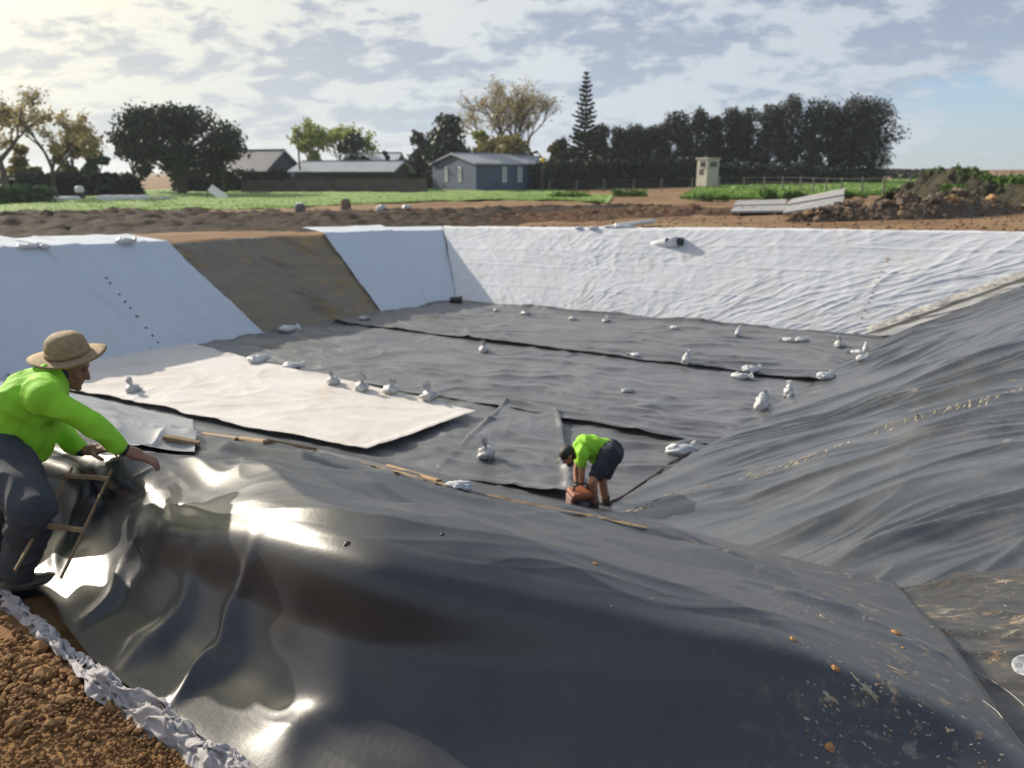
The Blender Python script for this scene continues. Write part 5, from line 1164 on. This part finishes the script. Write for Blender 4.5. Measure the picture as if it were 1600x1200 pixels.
# booth
Yk = 84; pb = PY(1105, 280, Yk); zg = pb[2]; sc_ = Yk * .985 / FOC; W_, H_ = 33 * sc_, 31 * sc_
root = empty('booth', (pb[0], Yk, zg), 'small pale booth with flat roof standing before the clipped hedge', 'booth'); rot = rmat(R(34))
def bq(x_, y_, z_): return Vector((pb[0], Yk, zg)) + rot @ Vector((x_, y_, z_))
s1, s2 = W_ * .62, W_ * .78
mb = MB(); mb.box(bq(0, 0, H_ * .5 - .4), (s2, s1, H_ * .9 + .8), rot); mb.build('wall', M['concrete'], root)
mb = MB(); mb.box(bq(0, 0, H_ * .98), (s2 + .28, s1 + .28, .14), rot); mb.build('roof', M['concrete'], root)
for x_, y_, wx, wy in ((-s2 / 2 - .01, -.1, .05, s1 * .5), (.05, -s1 / 2 - .01, s2 * .55, .05)):
    mb = MB(); mb.box(bq(x_, y_, H_ * .70), (wx, wy, H_ * .24), rot); f_ = mb.build('window', M['darkglass'], root)
    mb = MB(); mb.box(bq(x_ * 1.02, y_ * 1.02 if abs(y_) > .2 else y_, H_ * .565), (wx + .08, wy + .08, .07), rot); mb.build('sill', M['concrete'], f_)
mb = MB(); mb.box(bq(-s2 / 2 - .01, .05, H_ * .34), (.05, s1 * .42, H_ * .26), rot); mb.build('hatch', M['walldark'], root)

# lamp on the end of the shed
p = PY(848, 250, 84); zz = gz(p[0], p[1]); root = empty('yard_lamp', (p[0], p[1], zz), 'yellow yard lamp on a thin post at the end of the blue shed', 'lamp'); mb = MB(); mb.tube([(p[0], p[1], zz - .1), (p[0], p[1], p[2] - .15)], .05, 8); mb.build('post', M['walldark'], root)
mb = MB(); mb.lathe((p[0], p[1] - .05, p[2] - .05), [(.10, -.14), (.25, -.08), (.30, .05), (.26, .22), (.12, .26)], 18, axis=(0, -.6, .8)); mb.build('lamp_head', M['lamp'], root, True)

# utility pole
p = far(471, 88); root = empty('utility_pole', p, 'thin dark utility pole rising beside the grey house', 'pole'); Hh = hpx(92, 88); mb = MB(); mb.tube([p + Vector((0, 0, -.2)), p + Vector((0, 0, Hh))], [.13, .09], 8); mb.build('pole', M['pole'], root, True)
mb = MB(); mb.beam(p + Vector((-.5, 0, Hh * .95)), p + Vector((.5, 0, Hh * .95)), .09, .09); mb.build('crossarm', M['pole'], root)

# fences on the right
def post_fence(pts, n, h, label, rails, railm, postm, pw=.10, rw=.03, jitter=.06, grp=None, up=1):
    pts = [Vector(p) for p in pts]; pr_ = resample([p[:] for p in pts], 200); root = empty('post_and_rail_fence' if rw > .03 else 'wire_fence', pts[0], label, 'fence'); r = random.Random(n)
    idx = np.linspace(0, 199, n).astype(int); tops = []
    for i in idx:
        p = Vector(pr_[i]); p.z = gz(p.x, p.y) if up else p.z; mb = MB(); hh = h * (1 + r.uniform(-jitter, jitter)); mb.lathe(p + Vector((0, 0, -.2)), [(pw * .55, 0), (pw * .5, hh + .2), (pw * .3, hh + .23)], 7); mb.build('post', postm, root); tops.append(p)
    for zf in rails:
        mb = MB(); mb.tube([p + Vector((0, -pw * .5, h * zf)) for p in tops], rw, 4); mb.build('rail' if rw > .03 else 'wire', railm, root)
post_fence([far(858, 84), far(1000, 82), far(1140, 78), far(1240, 70), far(1310, 60), far(1420, 52)], 17, 1.25, 'post and wire fence running in front of the clipped hedges', (.3, .6, .92), M['post'], M['post'], .12, .014)
post_fence([far(1330, 118, None), far(1450, 108), far(1530, 100), far(1620, 92), far(1750, 86)], 15, 1.35, 'pale railed fence along the rise on the right horizon', (.35, .65, .97), M['post'], M['post'], .14, .035)
hedge('shrub_row', far(1400, 112), far(1640, 96), hpx(7, 104), 1.5, 'leafdark', 'thin dark band of shrubs below the railed fence at right', 4200, 38, size=.2)

# ------------------------------------------------------------------ people
def capsule(mb, p0, p1, r0, r1, n=14):
    p0, p1 = Vector(p0), Vector(p1); d = (p1 - p0); L = d.length; d.normalize(); pts = []; rad = []
    for a in (85, 60, 35, 12): pts.append(p0 - d * r0 * math.sin(R(a))); rad.append(r0 * math.cos(R(a)))
    for t in (.25, .5, .75): pts.append(p0 + d * L * t); rad.append(r0 + (r1 - r0) * t)
    for a in (12, 35, 60, 85): pts.append(p1 + d * r1 * math.sin(R(a))); rad.append(r1 * math.cos(R(a)))
    mb.tube(pts, rad, n)
def frame(fwd, up):
    f = Vector(fwd).normalized(); s_ = f.cross(Vector(up)).normalized(); u_ = s_.cross(f); return Matrix((s_, f, u_)).transposed()   # x right, y forward, z up
def remeshed(mb, name, m, parent, voxel=.012, smooth=6, wr=0, wf=9, seed=0, rmask=None):
    o = mb.build('tmp', m, loc=(0, 0, 0)); md = o.modifiers.new('r', 'REMESH'); md.mode = 'VOXEL'; md.voxel_size = voxel; md.use_smooth_shade = True
    ms = o.modifiers.new('s', 'SMOOTH'); ms.factor = .5; ms.iterations = smooth
    bpy.context.view_layer.update(); dg = bpy.context.evaluated_depsgraph_get(); me = bpy.data.meshes.new_from_object(o.evaluated_get(dg)); bpy.data.objects.remove(o)
    co = np.empty(len(me.vertices) * 3); me.vertices.foreach_get('co', co); co = co.reshape(-1, 3)
    if wr:
        nr = np.empty(len(me.vertices) * 3); me.vertices.foreach_get('normal', nr); nr = nr.reshape(-1, 3)
        dd = ridged(co[:, 0] * wf + co[:, 2] * wf * .8 + seed, co[:, 1] * wf - co[:, 2] * wf * .5, 4, 2) - .3 + .5 * pn(co[:, 0] * wf * .5 + co[:, 2] * wf * .4, co[:, 1] * wf * .5 + seed, 6)
        co = co + nr * (dd * wr)[:, None]
    off = np.array(wloc(parent)); me.vertices.foreach_set('co', (co - off).ravel()); me.update(); me.name = name
    me.materials.clear(); me.materials.append(m); me.polygons.foreach_set('use_smooth', [True] * len(me.polygons))
    o = bpy.data.objects.new(name, me); COL.objects.link(o); o.parent = parent; return o
def add_head(mb, c, fwd, up, s=1.0):
    F = frame(fwd, up); c = Vector(c)
    mb.blob(c + F @ Vector((0, -.008, .02)) * s, (.076 * s, .096 * s, .100 * s), 3, 0, 0, F)          # skull
    mb.blob(c + F @ Vector((0, .040, -.055)) * s, (.056 * s, .055 * s, .062 * s), 3, 0, 0, F)          # jaw
    mb.blob(c + F @ Vector((0, .078, -.098)) * s, (.024 * s, .020 * s, .018 * s), 2, 0, 0, F)          # chin
    capsule(mb, c + F @ Vector((0, .086, .012)) * s, c + F @ Vector((0, .106, -.030)) * s, .010 * s, .015 * s)   # nose
    mb.blob(c + F @ Vector((0, .082, .034)) * s, (.052 * s, .014 * s, .011 * s), 2, 0, 0, F)           # brow
    mb.blob(c + F @ Vector((0, .086, -.062)) * s, (.024 * s, .010 * s, .010 * s), 2, 0, 0, F)          # lips
    for k in (-1, 1):
        mb.blob(c + F @ Vector((k * .078, -.005, -.012)) * s, (.011 * s, .020 * s, .033 * s), 2, 0, 0, F)       # ear
        mb.blob(c + F @ Vector((k * .042, .062, -.025)) * s, (.022 * s, .020 * s, .018 * s), 2, 0, 0, F)      # cheek
    return F
def add_hand(mb, wrist, fwd, palmdown, side, curl=.5, s=1.0, thumb=1):
    """palm plus five bent fingers; fwd: direction of the hand, palmdown: palm normal, side: +1 thumb to local +x"""
    F = frame(fwd, -Vector(palmdown)); w0 = Vector(wrist)
    q = lambda x_, y_, z_: w0 + F @ Vector((x_, y_, z_)) * s
    capsule(mb, q(0, -.01, 0), q(0, .03, 0), .026 * s, .030 * s); mb.blob(q(0, .055, 0), (.041 * s, .050 * s, .019 * s), 3, 0, 0, F)
    for k, (x_, L) in enumerate(((-.033, .060), (-.011, .074), (.012, .078), (.033, .070))):
        x_ *= side; L = L if k else .058; a = 0; p = q(x_, .088, 0); rr_ = .0092 * s
        for j, f in enumerate((.46, .31, .23)):
            a += curl * (.35 + .35 * j); nx = p + F @ Vector((x_ * .12, math.cos(a) * L * f, -math.sin(a) * L * f)) * s; capsule(mb, p, nx, rr_, rr_ * .92, 8); p = nx; rr_ *= .92
    p = q(.030 * side, .025, -.004)
    for L, ax in ((.038, (.72, .66, -.25)), (.030, (.45, .85, -.35)), (.024, (.25, .9, -.4))):
        d_ = Vector((ax[0] * side * thumb, ax[1], ax[2])).normalized(); nx = p + F @ d_ * L * s; capsule(mb, p, nx, .0115 * s, .0105 * s, 8); p = nx
def add_boot(parent, ankle, fwd, m, s=1.0):
    F = frame(fwd, (0, 0, 1)); a = Vector(ankle); mb = MB()
    capsule(mb, a + Vector((0, 0, .06)) * s, a + Vector((0, 0, -.02)) * s, .058 * s, .052 * s); capsule(mb, a + F @ Vector((0, -.03, -.05)) * s, a + F @ Vector((0, .13, -.058)) * s, .046 * s, .042 * s)
    mb.blob(a + F @ Vector((0, .15, -.060)) * s, (.046 * s, .055 * s, .034 * s), 2, 0, 0, F); b = remeshed(mb, 'boot', m, parent, .012, 4)
    so = MB(); so.box(a + F @ Vector((0, .06, -.097)) * s, (.098 * s, .30 * s, .022 * s), F); so.build('sole', M['black'], b)
M['hivis'] = mat('hi_vis_green_cloth', (.34, .78, .035), .75, (.29, .68, .03), 5, .003, 60, trans=.15)
M['hivisy'] = mat('hi_vis_yellow_cloth', (.42, .58, .02), .75, (.36, .50, .02), 5, .003, 60, trans=.15)
M['navy'] = mat('navy_cloth', (.018, .024, .038), .85, (.028, .034, .05), 5, .002, 70)
M['charcoal'] = mat('charcoal_work_trousers', (.035, .042, .052), .9, (.050, .056, .066), 4, .002, 70)
M['skin'] = mat('tanned_skin', (.30, .155, .095), .55, (.25, .125, .08), 8); M['skin2'] = mat('sunburnt_skin', (.42, .20, .12), .55, (.36, .17, .10), 8)
M['hair'] = mat('dark_hair', (.012, .010, .009), .6, (.022, .018, .015), 40, .003, 120)
M['straw_hat'] = mat('woven_straw', (.36, .26, .14), .8, (.28, .20, .11), 40, .003, 150); M['hatunder'] = mat('brim_light_yellow', (.50, .42, .08), .8)
M['bootm'] = mat('worn_boot', (.05, .042, .036), .7, (.09, .075, .06), 12); M['glove'] = mat('dark_work_glove', (.02, .022, .026), .8)
M['eye'] = mat('eye', (.05, .03, .02), .1); M['sock'] = mat('pale_sock', (.55, .52, .47), .9)

# --- worker in the straw hat, leaning over the ridge of liner
ft = P(15, 920, 3.78); m1 = empty('person', (ft[0], ft[1], .02), 'person in lime long sleeved shirt and straw hat leaning over the glossy liner', 'person')
J = dict(pel=P(-4, 708, 3.90), chest=P(48, 630, 3.88), neck=P(84, 585, 3.95), head=P(106, 572, 4.02), sR=P(68, 622, 3.72), eR=P(143, 662, 3.78), wR=P(194, 703, 3.87), hR=P(222, 713, 3.92),
         sL=P(74, 618, 4.12), eL=P(92, 672, 4.16), wL=P(128, 704, 4.08), hL=P(168, 701, 4.08), kR=P(52, 796, 3.52), aR=P(24, 897, 3.74), kL=P(0, 790, 3.68), aL=P(-26, 893, 3.86), hpR=P(8, 712, 3.80), hpL=P(-26, 706, 3.98))
J = {k: Vector(v) for k, v in J.items()}
fw = Vector((.90, .30, -.42))
b_ = MB()
capsule(b_, J['pel'], J['chest'], .125, .13); capsule(b_, J['chest'], J['neck'] - (J['neck'] - J['chest']) * .25, .13, .09); capsule(b_, J['chest'].lerp(J['neck'], .6), J['head'] - Vector((0, 0, .02)), .062, .055)
add_head(b_, J['head'], fw, (.25, .1, .95))
for s_ in 'RL':
    capsule(b_, J['neck'].lerp(J['chest'], .25), J['s' + s_], .07, .058); capsule(b_, J['s' + s_], J['e' + s_], .052, .040); capsule(b_, J['e' + s_], J['w' + s_], .040, .027)
    capsule(b_, J['pel'], J['hp' + s_], .10, .088); capsule(b_, J['hp' + s_], J['k' + s_], .080, .055); capsule(b_, J['k' + s_], J['a' + s_], .052, .036)
add_hand(b_, J['wR'] + (J['hR'] - J['wR']) * .25, (J['hR'] - J['wR']), (0, .15, -1), -1, .45, 1.12); add_hand(b_, J['wL'] + (J['hL'] - J['wL']) * .3, (J['hL'] - J['wL']), (0, -.1, -1), 1, .5, 1.12)
remeshed(b_, 'body', M['skin'], m1, .0065, 5)
s_ = MB()
capsule(s_, J['pel'] + Vector((.015, 0, .035)), J['chest'], .150, .158); capsule(s_, J['chest'], J['chest'].lerp(J['neck'], .62), .17, .105)
capsule(s_, J['chest'] - Vector((0, 0, .03)), J['pel'].lerp(J['chest'], .5) - Vector((-.05, 0, .06)), .15, .13)
for k in 'RL':
    capsule(s_, J['chest'].lerp(J['neck'], .45), J['s' + k], .110, .084); capsule(s_, J['s' + k], J['e' + k], .071, .052); capsule(s_, J['e' + k], J['e' + k].lerp(J['w' + k], .86), .058, .040)
sh = remeshed(s_, 'long_sleeved_shirt', M['hivis'], m1, .008, 5, .020, 5.5, 2)
for k in 'RL':
    c_ = MB(); d_ = (J['w' + k] - J['e' + k]); capsule(c_, J['e' + k] + d_ * .86, J['e' + k] + d_ * .97, .037, .036); remeshed(c_, 'cuff', M['navy'], sh, .007, 3)
c_ = MB(); d_ = (J['wL'] - J['eL']); capsule(c_, J['eL'] - d_ * .25, J['eL'] + d_ * .80, .0625, .045); remeshed(c_, 'sleeve_panel', M['hivisy'], sh, .008, 4)
c_ = MB(); capsule(c_, J['chest'].lerp(J['neck'], .68), J['neck'].lerp(J['head'], .12), .085, .066); remeshed(c_, 'collar', M['navy'], sh, .008, 3)
t_ = MB(); capsule(t_, J['pel'] + Vector((.0, 0, .05)), J['pel'], .150, .150)
for k in 'RL': capsule(t_, J['pel'], J['hp' + k], .14, .125); capsule(t_, J['hp' + k], J['k' + k], .118, .092); capsule(t_, J['k' + k], J['k' + k].lerp(J['a' + k], .93), .090, .078)
tr = remeshed(t_, 'trousers', M['charcoal'], m1, .009, 5, .024, 6, 5)
for k in 'RL': add_boot(m1, J['a' + k] - Vector((0, 0, .0)), (.85, .35, 0), M['bootm'])
Fh = frame(fw, (.25, .1, .95)); hc = J['head'] + Fh @ Vector((0, -.015, .055)); hup = Vector((-.03, -.12, 1)).normalized()
h_ = MB(); h_.lathe(hc, [(.098, .000), (.101, .02), (.098, .06), (.086, .095), (.060, .117), (.025, .125), (.004, .123)], 28, axis=hup, squash=(1, 1.12)); ht = h_.build('hat', M['straw_hat'], m1, True)
h_ = MB(); h_.lathe(hc, [(.095, .004), (.120, -.004), (.155, -.008), (.184, .000), (.188, .004), (.155, -.001), (.100, .012)], 36, axis=hup, wob=.05); h_.build('brim', M['straw_hat'], ht, True)
h_ = MB(); h_.lathe(hc, [(.090, -.005), (.120, -.010), (.155, -.014), (.182, -.005)], 36, axis=hup, wob=.05); h_.build('brim_underside', M['hatunder'], ht, True)  # yellow underside colour stands in for light passing through the brim
h_ = MB(); h_.lathe(hc, [(.1035, .012), (.1055, .014), (.1045, .034), (.1025, .036)], 28, axis=hup, squash=(1, 1.12)); h_.build('hat_band', M['straw_hat'], ht, True)
h_ = MB(); F_ = Fh; h_.blob(J['head'] + F_ @ Vector((0, -.022, .022)), (.082, .092, .098), 3, .05, 3, F_); h_.blob(J['head'] + F_ @ Vector((0, -.050, -.045)), (.062, .05, .052), 3, .06, 4, F_); h_.build('hair', M['hair'], m1, True)
for k in (-1, 1): e_ = MB(); e_.blob(J['head'] + F_ @ Vector((k * .030, .078, .014)), (.012, .010, .009), 2, 0, 0, F_); e_.build('eye', M['eye'], m1, True)

# --- bending worker with the machine in the pit
ft = P(930, 803, 9.5); hz = ZF + .1; D2 = 9.42
m2 = empty('person', (ft[0], ft[1], hz), 'person in lime shirt, cap and dark shorts bent over an orange machine', 'person')
J = dict(pel=P(954, 706, D2 + .05), chest=P(918, 697, D2), neck=P(902, 700, D2), head=P(888, 711, D2 - .02), sR=P(908, 706, D2 + .17), eR=P(900, 737, D2 + .12), wR=P(901, 761, D2 + .02), sL=P(910, 710, D2 - .17), eL=P(909, 741, D2 - .16), wL=P(908, 765, D2 - .08),
         hpL=P(951, 712, D2 - .12), hpR=P(957, 709, D2 + .14), kL=P(926, 753, D2 - .22), aL=P(929, 793, D2 - .08), kR=P(941, 752, D2 + .05), aR=P(946, 783, D2 + .22))
J = {k: Vector(v) for k, v in J.items()}
fw = Vector((-.72, -.15, -.68)); up2 = (-.62, 0, .55)
b_ = MB(); capsule(b_, J['pel'], J['chest'], .12, .125); capsule(b_, J['chest'], J['neck'], .12, .07); capsule(b_, J['neck'], J['head'], .058, .052)
Fh = add_head(b_, J['head'], fw, up2, 1.0)
for s_ in 'RL':
    capsule(b_, J['neck'].lerp(J['chest'], .3), J['s' + s_], .07, .056); capsule(b_, J['s' + s_], J['e' + s_], .050, .040); capsule(b_, J['e' + s_], J['w' + s_], .040, .028)
    capsule(b_, J['pel'], J['hp' + s_], .10, .09); capsule(b_, J['hp' + s_], J['k' + s_], .082, .056); capsule(b_, J['k' + s_], J['k' + s_].lerp(J['a' + s_], .35), .054, .056); capsule(b_, J['k' + s_].lerp(J['a' + s_], .35), J['a' + s_], .056, .036)
    add_hand(b_, J['w' + s_], (-.12, 0, -1), (1 if s_ == 'R' else .6, 0, -.2), 1 if s_ == 'R' else -1, .8)
remeshed(b_, 'body', M['skin2'], m2, .008, 4)
s_ = MB(); capsule(s_, J['pel'].lerp(J['chest'], .28), J['chest'], .150, .155); capsule(s_, J['chest'], J['neck'].lerp(J['chest'], .2), .15, .09)
mid = J['pel'].lerp(J['chest'], .62) - Vector((0, 0, .12)); capsule(s_, J['chest'].lerp(J['pel'], .25), mid, .13, .10); capsule(s_, mid, mid + Vector((.03, 0, -.11)), .10, .045)
for k in 'RL': capsule(s_, J['chest'].lerp(J['neck'], .55), J['s' + k], .095, .075); capsule(s_, J['s' + k], J['s' + k].lerp(J['e' + k], .42), .076, .066)
sh = remeshed(s_, 'lime_shirt', M['hivis'], m2, .010, 4, .020, 7, 4)
t_ = MB(); capsule(t_, J['pel'], J['pel'].lerp(J['chest'], .22), .158, .148)
for k in 'RL': capsule(t_, J['pel'], J['hp' + k], .15, .135); capsule(t_, J['hp' + k], J['hp' + k].lerp(J['k' + k], .70), .128, .095)
remeshed(t_, 'shorts', M['navy'], m2, .010, 4, .018, 7, 6)
for k in 'RL':
    add_boot(m2, J['a' + k] - Vector((0, 0, .0)), (-.75, -.35 if k == 'L' else .1, 0), M['bootm'], 1.0)
    c_ = MB(); capsule(c_, J['a' + k] + Vector((0, 0, .12)), J['a' + k] + Vector((0, 0, .02)), .047, .045); remeshed(c_, 'sock', M['sock'] if k == 'R' else M['glove'], m2, .012, 3)
    c_ = MB(); capsule(c_, J['w' + k] + Vector((0, 0, .05)), J['w' + k] - Vector((0, 0, .02)), .036, .038); add_hand(c_, J['w' + k], (-.12, 0, -1), (1 if k == 'R' else .6, 0, -.2), 1 if k == 'R' else -1, .8, 1.14); remeshed(c_, 'glove', M['glove'], m2, .008, 3)
c_ = MB(); c_.blob(J['head'] + Fh @ Vector((0, -.005, .040)), (.088, .108, .085), 3, .02, 1, Fh); cp_ = c_.build('cap', M['hair'], m2, True)
c_ = MB(); c_.blob(J['head'] + Fh @ Vector((0, .125, .045)), (.070, .065, .010), 3, 0, 0, Fh @ Matrix.Rotation(-.2, 3, 'X')); c_.build('cap_peak', M['hair'], cp_, True)
c_ = MB(); c_.blob(J['head'] + Fh @ Vector((0, -.045, -.035)), (.074, .055, .065), 3, .06, 2, Fh); c_.build('hair', M['hair'], m2, True)
c_ = MB(); c_.blob(J['head'] + Fh @ Vector((0, .055, -.088)), (.058, .048, .042), 3, .06, 2, Fh); c_.build('beard', M['hair'], m2, True)
for k in (-1, 1): e_ = MB(); e_.blob(J['head'] + Fh @ Vector((k * .030, .080, .012)), (.012, .010, .009), 2, 0, 0, Fh); e_.build('eye', M['eye'], m2, True)

# --- the orange topped machine he holds
pm_, _ = hit(905, 800); pm_ = Vector(P(906, 800, 9.22)); pm_.z = ZF + .12; mach = empty('welding_machine', pm_, 'small machine with orange hood and black body under the bending worker', 'machine')
rz = rmat(.25)
def mq(x_, y_, z_): return pm_ + rz @ Vector((x_, y_, z_))
M['orange'] = mat('orange_hood', (.30, .085, .03), .6, (.16, .055, .025), 14)
def rbox(mb, c, sz, rot, ch=.02):
    bm = bmesh.new(); bmesh.ops.create_cube(bm, size=1); [setattr(v, 'co', Vector((v.co.x * sz[0], v.co.y * sz[1], v.co.z * sz[2]))) for v in bm.verts]
    bmesh.ops.bevel(bm, geom=bm.edges[:] + bm.verts[:], offset=ch, segments=2, affect='EDGES', profile=.6); bm.verts.index_update()
    mb.add([Vector(c) + rot @ v.co for v in bm.verts], [tuple(v.index for v in f.verts) for f in bm.faces]); bm.free()
mb = MB(); rbox(mb, mq(0, 0, .115), (.21, .24, .19), rz, .02); bd = mb.build('body', M['black'], mach, True)
mb = MB(); rbox(mb, mq(-.01, 0, .245), (.25, .27, .085), rz, .035); mb.build('hood', M['orange'], mach, True)
mb = MB(); rbox(mb, mq(-.125, 0, .13), (.05, .20, .20), rz, .015); mb.build('side_panel', mat('red_grey_panel', (.22, .13, .12), .6), mach, True)
mb = MB(); rbox(mb, mq(.01, -.125, .15), (.12, .012, .045), rz, .004); mb.build('label_plate', M['post'], bd)
mb = MB(); mb.tube([mq(-.08, 0, .28), mq(-.08, 0, .34), mq(-.04, 0, .365), mq(.05, 0, .365), mq(.09, 0, .34), mq(.09, 0, .28)], .014, 8); mb.build('handle', M['black'], mach, True)
for sx, sy in ((-1, -1), (1, -1), (-1, 1), (1, 1)): mb = MB(); mb.lathe(mq(sx * .085, sy * .095, 0), [(.02, 0), (.024, .005), (.02, .03)], 10); mb.build('foot', M['black'], mach)

# ------------------------------------------------------------------ thin haze
hm = bpy.data.materials.new('haze'); hm.use_nodes = True; t = NT(hm.node_tree); t.n.remove(t.n['Principled BSDF']); pv_ = t.n.new('ShaderNodeVolumePrincipled')
pv_.inputs['Color'].default_value = (.80, .87, .95, 1); pv_.inputs['Density'].default_value = .00032; pv_.inputs['Anisotropy'].default_value = .3; t.l.new(pv_.outputs[0], t.n['Material Output'].inputs['Volume'])
hb = MB(); hb.box((0, 1150, 9), (1980, 2980, 24)); hz_o = hb.build('haze', hm, loc=(0, 0, 0)); tag(hz_o, kind='stuff')
